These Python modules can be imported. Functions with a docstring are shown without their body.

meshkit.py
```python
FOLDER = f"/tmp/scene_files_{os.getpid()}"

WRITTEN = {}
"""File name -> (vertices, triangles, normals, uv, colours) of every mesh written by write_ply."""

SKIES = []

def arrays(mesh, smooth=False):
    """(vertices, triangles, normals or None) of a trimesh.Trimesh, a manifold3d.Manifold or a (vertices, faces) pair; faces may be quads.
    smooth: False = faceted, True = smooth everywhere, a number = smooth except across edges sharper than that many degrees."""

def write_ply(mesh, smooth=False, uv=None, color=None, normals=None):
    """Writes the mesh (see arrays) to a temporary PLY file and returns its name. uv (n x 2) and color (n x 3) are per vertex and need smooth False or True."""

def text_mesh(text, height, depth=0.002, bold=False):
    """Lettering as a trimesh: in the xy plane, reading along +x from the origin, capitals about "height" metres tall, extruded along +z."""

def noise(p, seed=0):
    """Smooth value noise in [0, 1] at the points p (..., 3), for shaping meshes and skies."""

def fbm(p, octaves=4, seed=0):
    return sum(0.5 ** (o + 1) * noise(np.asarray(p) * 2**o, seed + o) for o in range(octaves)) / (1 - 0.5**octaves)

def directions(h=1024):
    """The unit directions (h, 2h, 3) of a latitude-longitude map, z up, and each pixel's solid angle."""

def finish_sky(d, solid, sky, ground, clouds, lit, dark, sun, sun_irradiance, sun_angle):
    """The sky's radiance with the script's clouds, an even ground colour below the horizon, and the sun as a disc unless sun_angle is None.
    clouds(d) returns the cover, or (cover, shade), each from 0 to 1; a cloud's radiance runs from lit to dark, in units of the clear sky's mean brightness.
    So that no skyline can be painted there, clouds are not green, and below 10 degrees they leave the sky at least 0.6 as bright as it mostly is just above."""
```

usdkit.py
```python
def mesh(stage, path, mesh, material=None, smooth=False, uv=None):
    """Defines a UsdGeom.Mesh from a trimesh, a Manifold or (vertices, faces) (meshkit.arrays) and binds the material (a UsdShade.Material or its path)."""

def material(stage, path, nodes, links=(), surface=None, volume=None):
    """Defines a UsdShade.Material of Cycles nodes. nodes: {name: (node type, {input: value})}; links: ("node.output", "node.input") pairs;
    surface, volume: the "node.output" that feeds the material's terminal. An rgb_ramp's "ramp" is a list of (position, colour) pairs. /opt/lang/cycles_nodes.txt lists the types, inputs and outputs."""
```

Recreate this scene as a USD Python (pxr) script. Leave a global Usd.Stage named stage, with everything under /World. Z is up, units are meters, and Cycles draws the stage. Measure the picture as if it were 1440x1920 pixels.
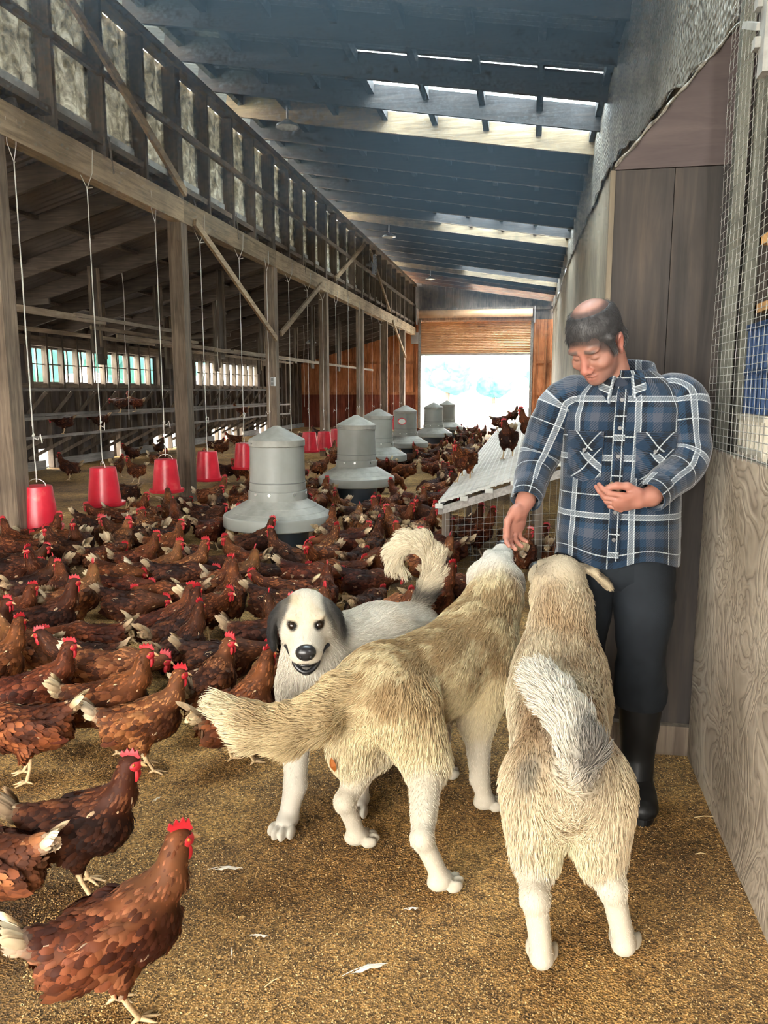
import math, numpy as np, trimesh, usdkit, meshkit
from pxr import Usd, UsdGeom, UsdLux, UsdShade, Gf, Sdf, Vt

stage = Usd.Stage.CreateInMemory()
UsdGeom.SetStageUpAxis(stage, 'Z')
UsdGeom.SetStageMetersPerUnit(stage, 1.0)
UsdGeom.Xform.Define(stage, '/World')
UsdGeom.Scope.Define(stage, '/World/Looks')

# ------------------------------------------------------------------ camera, sky, light, exposure
IMG_W, IMG_H, FPX = 1440, 1920, 1450.0
VPX, VPY, EYE = 992, 732, 1.45                  # where the barn's length axis vanishes; eye height


def camera_axes():
    d = np.array([VPX - IMG_W / 2, IMG_H / 2 - VPY, FPX]); d /= np.linalg.norm(d)
    h = np.array([0, IMG_H / 2 - VPY, FPX]); h /= np.linalg.norm(h)
    up = np.array([0, h[2], -h[1]])
    r = np.array([d[2] * up[1] - d[1] * up[2], d[0] * up[2] - d[2] * up[0], d[1] * up[0] - d[0] * up[1]])
    r = r if r[0] > 0 else -r
    return np.stack([r, d, up])                 # rows: world x, y, z in the camera's right, up, forward


_A = camera_axes()
cam = UsdGeom.Camera.Define(stage, '/World/camera')
cam.AddTransformOp().Set(Gf.Matrix4d(*_A[:, 0], 0, *_A[:, 1], 0, *(-_A[:, 2]), 0, 0, 0, EYE, 1))
cam.CreateHorizontalApertureAttr(36.0)
cam.CreateVerticalApertureAttr(48.0)
cam.CreateFocalLengthAttr(36.0 * FPX / IMG_W)
cam.CreateClippingRangeAttr(Gf.Vec2f(0.05, 500))
cam.CreateExposureAttr(EXPOSURE := 3.0)

dome = UsdLux.DomeLight.Define(stage, '/World/sky')
dome.CreateIntensityAttr(1.0)
dome.CreateColorAttr(Gf.Vec3f(1.0, 0.95, 0.87))
SKYLIGHTS = [(-4.4, -2.4), (2.6, 4.6), (9.6, 11.6), (16.6, 18.6), (23.6, 25.6), (27.6, 29.6)]  # last bay is added off the regular spacing to brighten the end wall

# ------------------------------------------------------------------ helpers
RNG = np.random.default_rng(7)
_names = {}


def numbered(parent, name):
    k = _names.get((parent, name), -1) + 1
    _names[(parent, name)] = k
    return f'{parent}/{name}' if k == 0 else f'{parent}/{name}_{k:03d}'


def tag(prim, label=None, cat=None, group=None, kind=None):
    for k, v in (('label', label), ('category', cat), ('group', group), ('kind', kind)):
        if v:
            prim.SetCustomDataByKey(k, v)
    return prim


def path_of(p):
    return '/World' if p is None else str(p.GetPath())


def thing(name, label=None, cat=None, loc=(0, 0, 0), rz=0.0, group=None, kind=None, parent=None, scale=None):
    x = UsdGeom.Xform.Define(stage, numbered(path_of(parent), name))
    x.AddTranslateOp().Set(Gf.Vec3d(*map(float, loc)))
    if rz:
        x.AddRotateZOp().Set(float(math.degrees(rz)))
    if scale:
        x.AddScaleOp().Set(Gf.Vec3f(*([scale] * 3 if np.ndim(scale) == 0 else scale)))
    return tag(x.GetPrim(), label, cat, group, kind)


def obj(name, mesh, mat, parent=None, smooth=False, uv=None, col=None, label=None, cat=None, group=None, kind=None):
    if isinstance(mesh, MB):
        mesh = mesh.get()
    if col is not None or uv is not None:
        smooth = bool(smooth)
    m = usdkit.mesh(stage, numbered(path_of(parent), name), mesh, mat, smooth, uv)
    if col is not None:
        UsdGeom.PrimvarsAPI(m).CreatePrimvar('Col', Sdf.ValueTypeNames.Color3fArray, 'vertex').Set(Vt.Vec3fArray.FromNumpy(np.asarray(col, np.float32)))
    return tag(m.GetPrim(), label, cat, group, kind)


def copy_of(src, loc, rz=0.0, label=None, cat=None, group=None, scale=None, name=None):
    was = src.GetCustomData()
    t = thing(name or src.GetName().rstrip('0123456789_'), label or was.get('label'), cat or was.get('category'), loc, rz, group or was.get('group'), scale=scale)
    t.GetReferences().AddInternalReference(src.GetPath())
    t.SetInstanceable(True)
    return t


class MB:
    """Collects boxes, beams, tubes and lathes as one mesh."""

    def __init__(self):
        self.v, self.f, self.n = [], [], 0

    def add(self, v, f):
        v, f = np.asarray(v, float), np.asarray(f, int)
        if f.shape[1] == 4:
            f = np.vstack([f[:, [0, 1, 2]], f[:, [0, 2, 3]]])
        self.v.append(v); self.f.append(f + self.n); self.n += len(v)
        return self

    def get(self):
        return np.vstack(self.v), np.vstack(self.f)

    def box(self, x0, x1, y0, y1, z0, z1):
        c = np.array([[x, y, z] for x in (x0, x1) for y in (y0, y1) for z in (z0, z1)], float)
        return self.add(c, BOXF)

    def beam(self, p, q, w, h, up=(0, 0, 1), jitter=0.0):
        """A board from p to q; w across, h along up."""
        p, q = np.asarray(p, float), np.asarray(q, float)
        d = q - p; d /= np.linalg.norm(d)
        up = np.asarray(up, float); s = np.cross(d, up); s /= np.linalg.norm(s); u = np.cross(s, d)
        c = []
        for e in (p, q):
            for a in (-.5, .5):
                for b in (-.5, .5):
                    c.append(e + s * w * a + u * h * b)
        f = [[0, 1, 3, 2], [4, 6, 7, 5], [0, 4, 5, 1], [2, 3, 7, 6], [0, 2, 6, 4], [1, 5, 7, 3]]
        return self.add(c, f)

    def tube(self, pts, r, sides=8, cap=True):
        p = np.asarray(pts, float)
        t = np.gradient(p, axis=0); t /= np.linalg.norm(t, axis=1, keepdims=True) + 1e-12
        a = np.cross(t, np.where(np.abs(t[:, 2:]) < .9, [0, 0, 1.], [1., 0, 0])); a /= np.linalg.norm(a, axis=1, keepdims=True) + 1e-12
        b = np.cross(t, a); ang = np.arange(sides) * 2 * np.pi / sides
        r = np.broadcast_to(np.asarray(r, float), (len(p),))
        v = p[:, None] + r[:, None, None] * (np.cos(ang)[None, :, None] * a[:, None] + np.sin(ang)[None, :, None] * b[:, None])
        i, j = np.meshgrid(np.arange(len(p) - 1), np.arange(sides), indexing='ij')
        q = np.stack([i * sides + j, (i + 1) * sides + j, (i + 1) * sides + (j + 1) % sides, i * sides + (j + 1) % sides], -1).reshape(-1, 4)
        v = v.reshape(-1, 3)
        tri = np.vstack([q[:, [0, 1, 2]], q[:, [0, 2, 3]]])
        if cap:
            n = len(v); v = np.vstack([v, p[0], p[-1]]); k = np.arange(sides); last = (len(p) - 1) * sides
            tri = np.vstack([tri, np.stack([k, (k + 1) % sides, np.full(sides, n)], 1), np.stack([last + (k + 1) % sides, last + k, np.full(sides, n + 1)], 1)])
        return self.add(v, tri)

    def lathe(self, prof, sides=40, at=(0, 0, 0)):
        """prof: (radius, z) pairs from bottom to top, revolved about z."""
        p = np.asarray(prof, float); ang = np.arange(sides) * 2 * np.pi / sides
        v = np.stack([p[:, None, 0] * np.cos(ang), p[:, None, 0] * np.sin(ang), np.broadcast_to(p[:, None, 1], (len(p), sides))], -1)
        i, j = np.meshgrid(np.arange(len(p) - 1), np.arange(sides), indexing='ij')
        q = np.stack([i * sides + j, i * sides + (j + 1) % sides, (i + 1) * sides + (j + 1) % sides, (i + 1) * sides + j], -1).reshape(-1, 4)
        return self.add(v.reshape(-1, 3) + np.asarray(at, float), q)


BOXF = np.array([[0, 1, 3, 2], [4, 6, 7, 5], [0, 4, 5, 1], [2, 3, 7, 6], [0, 2, 6, 4], [1, 5, 7, 3]])


def bx(*a):
    return MB().box(*a)


def bm(*a, **k):
    return MB().beam(*a, **k)


def M(name, nodes, links=(), surface='p.BSDF', **k):
    return usdkit.material(stage, '/World/Looks/' + name, nodes, links, surface=surface, **k)


def plain(name, col, rough=.6, **k):
    return M(name, {'p': ('principled_bsdf', {'base_color': col, 'roughness': rough, **k})})


def wood(name, dark, mid, light, scale=(1, 14, 14), rough=.8, bump=.25, vary=.25, stain=.5):
    """Weathered timber, its grain stretched along the axis with the small scale; each board's tone varies a little."""
    return M(name, {
        'g': ('geometry', {}), 'o': ('object_info', {}),
        'ov': ('vector_math', {'math_type': 'scale', 'vector1': (37., 17., 23.)}),
        'add': ('vector_math', {'math_type': 'add'}),
        'm': ('mapping', {'scale': scale}),
        'n': ('noise_texture', {'scale': 2.2, 'detail': 6., 'roughness': .62, 'distortion': .6}),
        'r': ('rgb_ramp', {'ramp': [(.25, dark), (.5, mid), (.78, light)]}),
        'n2': ('noise_texture', {'scale': 1.1, 'detail': 4., 'roughness': .6}),
        'r2': ('rgb_ramp', {'ramp': [(.3, (1 - stain,) * 3), (.62, (1., 1., 1.))]}),
        'mu': ('mix', {'mix_type': 'multiply', 'fac': 1.}),
        'mr': ('map_range', {'from_min': 0., 'from_max': 1., 'to_min': 1 - vary, 'to_max': 1 + vary}),
        'h': ('hsv', {}),
        'b': ('bump', {'strength': bump, 'distance': .01}),
        'p': ('principled_bsdf', {'roughness': rough, 'specular_ior_level': .25})},
        [('o.random', 'ov.scale'), ('g.position', 'add.vector1'), ('ov.vector', 'add.vector2'), ('add.vector', 'm.vector'), ('m.vector', 'n.vector'), ('n.fac', 'r.fac'),
         ('g.position', 'n2.vector'), ('n2.fac', 'r2.fac'), ('r.color', 'mu.color1'), ('r2.color', 'mu.color2'), ('o.random', 'mr.value'), ('mr.result', 'h.value'), ('mu.color', 'h.color'),
         ('h.color', 'p.base_color'), ('n.fac', 'b.height'), ('b.normal', 'p.normal')])


def mottled(name, cols, scale=6., rough=.7, bump=.1, detail=5., dist=0., mapscale=(1, 1, 1), bscale=None, bdist=.01, **k):
    return M(name, {
        'g': ('geometry', {}), 'm': ('mapping', {'scale': mapscale}),
        'n': ('noise_texture', {'scale': scale, 'detail': detail, 'roughness': .6, 'distortion': dist}),
        'r': ('rgb_ramp', {'ramp': cols}),
        'n2': ('noise_texture', {'scale': bscale or scale * 4, 'detail': 4.}),
        'b': ('bump', {'strength': bump, 'distance': bdist}),
        'p': ('principled_bsdf', {'roughness': rough, 'specular_ior_level': .3, **k})},
        [('g.position', 'm.vector'), ('m.vector', 'n.vector'), ('m.vector', 'n2.vector'), ('n.fac', 'r.fac'), ('r.color', 'p.base_color'), ('n2.fac', 'b.height'), ('b.normal', 'p.normal')])
# ------------------------------------------------------------------ the barn
XL, XB, XR, YN, YE = -8.9, -4.4, 0.80, -3.2, 30.0          # left wall, beam line, right wall, near and far ends
ROOF_R, ROOF_B = 4.64, 5.45                                # underside of the rafters at the right wall and over the beam
def roof_z(x): return ROOF_R + (XR - x) * (ROOF_B - ROOF_R) / (XR - XB)
def lean_z(x): return 2.45 + (x - XL) * (3.72 - 2.45) / (XB - XL)

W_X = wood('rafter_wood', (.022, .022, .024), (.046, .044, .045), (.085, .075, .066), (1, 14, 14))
W_BOUNCE = wood('painted_bounce_wood', (.12, .095, .07), (.24, .19, .14), (.36, .29, .22), (1, 14, 14))  # floor bounce on the rafter undersides, put into a lighter colour
W_SKYLIT = wood('painted_skylit_rafter', (.12, .085, .05), (.23, .175, .11), (.34, .27, .18), (1, 14, 14))  # skylight falling on these rafters is put into their paler colour
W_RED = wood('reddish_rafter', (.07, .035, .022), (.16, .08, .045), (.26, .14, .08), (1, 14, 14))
W_XL = wood('lean_rafter_wood', (.055, .044, .037), (.115, .088, .070), (.19, .145, .11), (1, 14, 14))
W_Y = wood('beam_wood', (.16, .112, .068), (.36, .26, .16), (.54, .40, .255), (14, 1, 14))
W_YD = wood('girt_wood', (.10, .075, .055), (.19, .145, .105), (.30, .23, .16), (14, 1, 14))
W_Z = wood('post_wood', (.095, .070, .050), (.205, .152, .108), (.34, .255, .18), (14, 14, 1))
W_ZD = wood('stud_wood', (.07, .055, .043), (.14, .108, .082), (.24, .19, .14), (14, 14, 1))
W_PERCH = wood('perch_wood', (.20, .15, .11), (.36, .28, .2), (.52, .42, .3), (14, 1, 14))
W_GREY = wood('grey_perch_wood', (.13, .12, .11), (.24, .22, .2), (.36, .33, .3), (14, 1, 14))
ROOFING = mottled('roof_sheet_metal', [(.3, (.075, .085, .10)), (.7, (.15, .165, .18))], 1.5, .6, .1, metallic=.2)
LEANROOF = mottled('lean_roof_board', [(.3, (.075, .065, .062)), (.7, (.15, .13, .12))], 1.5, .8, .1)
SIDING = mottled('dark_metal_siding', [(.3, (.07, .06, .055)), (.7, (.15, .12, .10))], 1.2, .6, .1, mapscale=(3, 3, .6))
CLERE = M('dirty_clear_sheet', {'g': ('geometry', {}), 'n': ('noise_texture', {'scale': 6.5, 'detail': 8., 'roughness': .65, 'distortion': .8}), 'r': ('rgb_ramp', {'ramp': [(.36, (.06, .05, .034)), (.5, (.26, .24, .18)), (.64, (.56, .56, .48))]}),
    'd': ('diffuse_bsdf', {}), 't': ('translucent_bsdf', {}), 'x': ('mix_closure', {'fac': .06})}, [('g.position', 'n.vector'), ('n.fac', 'r.fac'), ('r.color', 'd.color'), ('r.color', 't.color'), ('d.BSDF', 'x.closure1'), ('t.BSDF', 'x.closure2')], surface='x.closure')
SKYPANEL = M('skylight_fibreglass', {'t': ('transparent_bsdf', {'color': (.72, .88, 1.)}), 'd': ('translucent_bsdf', {'color': (.75, .9, 1.)}), 'x': ('mix_closure', {'fac': .35})},
             [('t.BSDF', 'x.closure1'), ('d.BSDF', 'x.closure2')], surface='x.closure')

# floor: packed bed of grain husks, slightly uneven
def litter_height(x, y):
    p = np.stack([x, y, np.zeros_like(x)], -1)
    return .045 * (meshkit.fbm(p * .9, 3, 3) - .5) + .022 * (meshkit.fbm(p * 4, 3, 5) - .5)
def grid(x0, x1, nx, y0, y1, ny, fz):
    xs, ys = np.meshgrid(np.linspace(x0, x1, nx), np.linspace(y0, y1, ny), indexing='ij')
    v = np.stack([xs, ys, fz(xs, ys)], -1).reshape(-1, 3)
    i, j = np.meshgrid(np.arange(nx - 1), np.arange(ny - 1), indexing='ij')
    q = np.stack([i * ny + j, (i + 1) * ny + j, (i + 1) * ny + j + 1, i * ny + j + 1], -1).reshape(-1, 4)
    return v, np.vstack([q[:, [0, 1, 2]], q[:, [0, 2, 3]]])
LITTER = M('grain_husk_litter', {
    'g': ('geometry', {}),
    'n1': ('noise_texture', {'scale': .8, 'detail': 5., 'roughness': .6}),
    'r1': ('rgb_ramp', {'ramp': [(.34, (.115, .062, .022)), (.52, (.285, .165, .056)), (.68, (.45, .285, .105))]}),
    'v': ('voronoi_texture', {'scale': 170., 'randomness': 1.}),
    'r2': ('rgb_ramp', {'ramp': [(0., (.30, .28, .26)), (.35, (.75, .74, .72)), (.7, (1.25, 1.2, 1.1)), (1., (1.9, 1.8, 1.6))]}),
    'sx': ('separate_color', {}),
    'n3': ('noise_texture', {'scale': 14., 'detail': 6., 'roughness': .7}),
    'r3': ('rgb_ramp', {'ramp': [(.33, (.38, .36, .34)), (.55, (1., 1., 1.))]}),
    'm1': ('mix', {'mix_type': 'multiply', 'fac': 1.}), 'm2': ('mix', {'mix_type': 'multiply', 'fac': .8}),
    'ad': ('math', {'math_type': 'multiply_add', 'value2': .5}),
    'b': ('bump', {'strength': .9, 'distance': .012}),
    'p': ('principled_bsdf', {'roughness': .75, 'specular_ior_level': .3})},
    [('g.position', 'n1.vector'), ('g.position', 'v.vector'), ('g.position', 'n3.vector'), ('n1.fac', 'r1.fac'), ('v.color', 'sx.color'), ('sx.r', 'r2.fac'), ('n3.fac', 'r3.fac'),
     ('r1.color', 'm1.color1'), ('r2.color', 'm1.color2'), ('m1.color', 'm2.color1'), ('r3.color', 'm2.color2'), ('m2.color', 'p.base_color'),
     ('v.distance', 'ad.value1'), ('n3.fac', 'ad.value3'), ('ad.value', 'b.height'), ('b.normal', 'p.normal')])
v1, f1 = grid(XL - .1, 4.5, 140, YN, YE, 330, litter_height)
obj('floor', (v1, f1), LITTER, smooth=True, kind='structure', label='barn floor bedded with golden brown grain husks', cat='floor')

# main roof: rafters, purlins, sheets and skylight panels
ceil = thing('ceiling', 'high sloping barn roof of dark rafters with skylight strips', 'ceiling', kind='structure')
RY = [11.6 + 1.0 * k for k in range(-14, 19)]
for y in RY:
    a, b = (XB - .12, roof_z(XB - .12) + .145), (XR + .1, roof_z(XR + .1) + .145)
    if y > 11.7: obj('rafter_edge', bm((a[0], y - .004, a[1] - .150), (b[0], y - .004, b[1] - .150), .045, .010), W_BOUNCE, ceil)  # added strip, its light colour stands for floor bounce
    obj('rafter', bm((a[0], y, a[1]), (b[0], y, b[1]), .045, .29), W_SKYLIT if abs((y - 11.6) / 7 - round((y - 11.6) / 7)) < .01 else W_RED if y > 27 else W_X, ceil)
PX = [XR - .05 - .72 * k for k in range(8)]
ys_breaks = [YN] + [y for s in SKYLIGHTS for y in s if y > YN] + [YE + .1]
for x in PX:
    z = roof_z(x) + .29
    for ya, yb in zip(RY[:-1], RY[1:]):                     # blocking set flush between the rafters
        if yb > 1:
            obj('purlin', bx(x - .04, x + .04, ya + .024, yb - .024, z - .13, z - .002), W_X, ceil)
def sheet(x0, x1, y0, y1, zf, amp=.012, pitch=.12, axis='x', n=None):
    """A ribbed roofing or siding sheet; ribs run along x (down the slope)."""
    ny = max(2, int((y1 - y0) / pitch) * 4)
    ys = np.linspace(y0, y1, ny); rib = amp * np.clip(2.2 * np.cos(ys * 2 * np.pi / pitch), -1, 1)
    v = np.array([[x, y, zf(x) + r] for x in (x0, x1) for y, r in zip(ys, rib)])
    i = np.arange(ny - 1)
    return v, np.stack([i, i + 1, ny + i + 1, ny + i], 1)
rz = lambda x: roof_z(x) + .29 + .014
for a, b in zip(ys_breaks[:-1], ys_breaks[1:]):
    lit = any(abs(a - s[0]) < .01 for s in SKYLIGHTS)
    if lit:
        for k, (xa, xb) in enumerate(zip([XR + .3] + PX[1:4], PX[1:5])):
            if k < 4 and xb > -2.5:
                obj('skylight_panel', sheet(xb, xa, a, b, rz), SKYPANEL, ceil, label='bright translucent skylight panel')
        obj('roof_sheet', sheet(XB - .4, PX[4], a, b, rz), ROOFING, ceil)
    else:
        for k in range(max(1, int((b - a) / 2.2))):
            n = max(1, int((b - a) / 2.2)); ya, yb = a + (b - a) * k / n, a + (b - a) * (k + 1) / n
            obj('roof_sheet', sheet(XB - .4, XR + .3, ya, yb, rz), ROOFING, ceil)

# lower roof over the left aisle
ceil2 = thing('ceiling_left', 'low dark roof over the side aisle with exposed rafters', 'ceiling', kind='structure')
for y in [.3 + 1.22 * k for k in range(-2, 25)]:
    obj('rafter', bm((XL - .1, y, lean_z(XL - .1) + .11), (XB + .02, y, lean_z(XB) + .11), .045, .22), W_XL, ceil2)
for k in range(14):
    y0 = YN + (YE - YN) * k / 14; y1 = YN + (YE - YN) * (k + 1) / 14
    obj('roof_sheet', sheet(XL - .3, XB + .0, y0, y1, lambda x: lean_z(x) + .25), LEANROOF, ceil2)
for k in range(4):
    x = XL + .9 + k * 1.05
    obj('purlin', bm((x, YN, lean_z(x) + .20), (x, YE, lean_z(x) + .20), .09, .04), W_XL, ceil2)

# posts, main beam and braces
POSTY = [-1.0, 2.5, 6.0, 9.5, 13.1, 16.6, 20.3, 23.8, 27.3]
POSTL = ['square timber post behind the camera at the front end', 'square timber post beside the camera on the left, out of view', 'square timber post cut by the left picture edge, beside the first red drinker',
         'tall square timber post standing between the third and fourth red drinkers', 'square timber post carrying the small outlet box, behind the nearest feeder', 'square timber post rising just left of the second grey feeder',
         'slim looking timber post behind the lid of the second feeder', 'distant timber post with a brace leaning toward the far door', 'last timber post in the row before the far end wall']
for i, y in enumerate(POSTY):
    obj('post', bx(XB - .09, XB + .09, y - .09, y + .09, -.05, 3.54), W_Z, kind='structure', cat='post',
        label=POSTL[i])
mb = thing('main_beam', 'long dusty timber beam carried by the row of posts, with knee braces', 'beam', kind='structure')
for a, b in zip([YN] + POSTY[1:], POSTY[1:] + [YE]):
    obj('beam_timber', bx(XB - .045, XB + .10, a + .002, b - .002, 3.52, 3.80), W_Y, mb)
    obj('beam_timber', bx(XB - .10, XB - .05, a + .002, b - .002, 3.54, 3.78), W_YD, mb)
def brace(y0, z0, y1, z1, m=W_Y, w=.04, h=.09, x=XB + .13):
    obj('brace', bm((x, y0, z0), (x, y1, z1), w, h, up=(0, -(z1 - z0), y1 - y0)), m, mb)
brace(9.75, 3.58, 12.95, 2.32)
brace(13.2, 2.42, 15.95, 3.60)
brace(27.2, 2.6, 24.6, 3.6)

# clerestory wall above the beam
cw = thing('wall_clerestory', 'clerestory wall of dirty ribbed sheets behind timber studs above the beam', 'wall', kind='structure')
STUDY = []
for a, b in zip(POSTY[:-1], POSTY[1:]):
    STUDY += list(np.linspace(a, b, 5)[:-1])
STUDY += [27.3, 28.2, 29.1, 29.9]
for i, y in enumerate(STUDY):
    main = min(abs(y - p) for p in POSTY) < .01
    w = .07 if main else .025
    obj('stud', bx(XB - .09 if not main else XB - .12, XB + .075, y - w, y + w, 3.80, 5.32), W_ZD, cw)
    if not main and i % 2 == 0:
        obj('strap', bm((XB + .09, y + .02, 4.02), (XB + .11, y + .05, 3.66), .03, .006, up=(1, 0, 0)), W_YD, cw)
for a, b in zip([YN] + POSTY[1:], POSTY[1:] + [YE]):
    obj('top_plate', bx(XB - .06, XB + .11, a, b, 5.32, 5.42), W_YD, cw)
    obj('girt', bx(XB + .03, XB + .078, a, b, 4.58, 4.66), W_YD, cw)
    obj('sill_plate', bx(XB - .06, XB + .05, a, b, 3.93, 4.0), W_YD, cw)
for a, b in zip(STUDY[:-1], STUDY[1:]):
    n = 6; ys = np.linspace(a - .07, b + .07, n * 4 + 1); amp = .018 * np.clip(2 * np.cos((ys - a) / (b - a) * 3 * 2 * np.pi), -1, 1)
    for nm, z0, z1 in (('wall_sheet', 4.12, 5.36),):
        v = np.array([[XB - .10 + r, y, z] for z in (z0, z1) for y, r in zip(ys, amp)]); i = np.arange(len(ys) - 1)
        obj(nm, (v, np.stack([i, i + 1, len(ys) + i + 1, len(ys) + i], 1)), CLERE, cw)
    obj('ledge_board', bx(XB - .085, XB - .065, a + .03, b - .03, 3.99, 4.14), LEDGE if 'LEDGE' in globals() else (LEDGE := mottled('pale_ledge_board', [(.35, (.36, .34, .30)), (.6, (.62, .61, .56))], 3., .7, .1)), cw)
obj('brace', bm((XB + .15, 7.05, 5.02), (XB + .15, 9.45, 3.86), .04, .10, up=(0, 1.16, 2.4)), W_Y, cw)
obj('brace', bm((XB + .15, 17.05, 3.86), (XB + .15, 20.3, 5.18), .04, .10, up=(0, -1.3, 3.2)), W_Y, cw)
obj('brace', bm((XB + .15, 21.0, 5.1), (XB + .15, 23.9, 3.86), .04, .10, up=(0, 1.3, 3.2)), W_Y, cw)
obj('brace', bm((XB + .15, 2.4, 3.86), (XB + .15, 5.4, 5.1), .04, .10, up=(0, -1.3, 3.2)), W_Y, cw)

# left wall: studs, ribbed siding with window bands and pop holes
lw = thing('wall_left', 'far left wall of dark siding and studs with window bands and pop holes', 'wall', kind='structure')
WINS = [(12.88, 17.66), (20.15, 24.95), (5.2, 10.0)]
POPS = [(12.98, 13.32), (15.40, 15.72), (17.36, 18.78), (20.9, 23.2), (24.7, 26.4), (9.6, 9.9)]
holes = sorted([(a, b, 1.60, 2.24) for a, b in WINS] + [(a, b, .02, .36) for a, b in POPS])
cuts = sorted({YN, YE} | {a for a, *_ in holes} | {b for _, b, *_ in holes})
for a, b in zip(cuts[:-1], cuts[1:]):
    mid = (a + b) / 2; zs = sorted((z0, z1) for p, q, z0, z1 in holes if p < mid < q)
    z = 0.0
    for z0, z1 in zs + [(2.7, 2.7)]:
        if z0 - z > .01:
            ny = max(2, int((b - a) / .05)); ys = np.linspace(a, b, ny); amp = .015 * np.clip(2 * np.cos(ys * 2 * np.pi / .3), -1, 1)
            v = np.array([[XL - .07 + r, y, zz] for zz in (z, z0) for y, r in zip(ys, amp)]); i = np.arange(ny - 1)
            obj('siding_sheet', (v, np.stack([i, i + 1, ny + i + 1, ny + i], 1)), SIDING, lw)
        z = z1
inhole = lambda y, z: any(a < y < b and z0 < z < z1 for a, b, z0, z1 in holes)
y = YN
while y < YE:
    pop = any(a < y < b for a, b in POPS)
    obj('stud', bx(XL - .05, XL + .06, y - .028, y + .028, .0 if not pop else .0, 2.5), W_ZD, lw)
    y += .5
for z0, z1, xa in ((2.26, 2.44, .05), (1.50, 1.58, .03)):
    for a, b in zip(POSTY[:-1], POSTY[1:]):
        obj('girt', bx(XL - .05, XL + xa, a, b, z0, z1), W_YD, lw)
last = YN
for a, b in sorted(POPS) + [(YE, YE)]:
    obj('base_board', bx(XL + .06, XL + .10, last, a, 0, .17), W_GREY, lw); last = b
for n, (a, b) in enumerate(WINS, 1):
    wn = thing(f'window_{n}', ['wide slatted window band nearest along the far left wall', 'second slatted window band, farther along the left wall', 'slatted window band near the front of the left wall'][n - 1], 'window', kind='structure')
    for z in (1.585, 2.235):
        obj('window_sill' if z < 2 else 'window_head', bx(XL - .09, XL - .055, a, b, z - .02, z + .025), W_GREY, wn)
    obj('window_rail', bm((XL - .01, a, 1.93), (XL - .01, b, 1.93), .02, .02), W_ZD, wn)
    k = a + .24
    while k < b:
        obj('window_slat', bx(XL - .08, XL - .052, k - .02, k + .02, 1.60, 2.24), W_GREY, wn); k += .245

# roosting perches along the left wall
r = thing('roosting_rack', 'grey roosting rack of long perches on diagonal brackets along the left wall', 'roost')
for x, z in ((XL + .16, 1.46), (XL + .40, 1.02), (XL + .75, .98), (XL + .75, .66)):
    for a, b in ((7, 13.2), (13.2, 19.4), (19.4, 26.0)):
        obj('perch_rail', bm((x, a, z), (x, b - .01, z), .05, .05), W_GREY, r)
y = 7.6
while y < 26:
    obj('bracket', bm((XL + .06, y, .98), (XL + .30, y + .30, 1.42), .03, .06), W_ZD, r)
    obj('bracket', bm((XL + .07, y, .22), (XL + .73, y + .32, .62), .03, .06), W_ZD, r)
    y += .82

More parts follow.
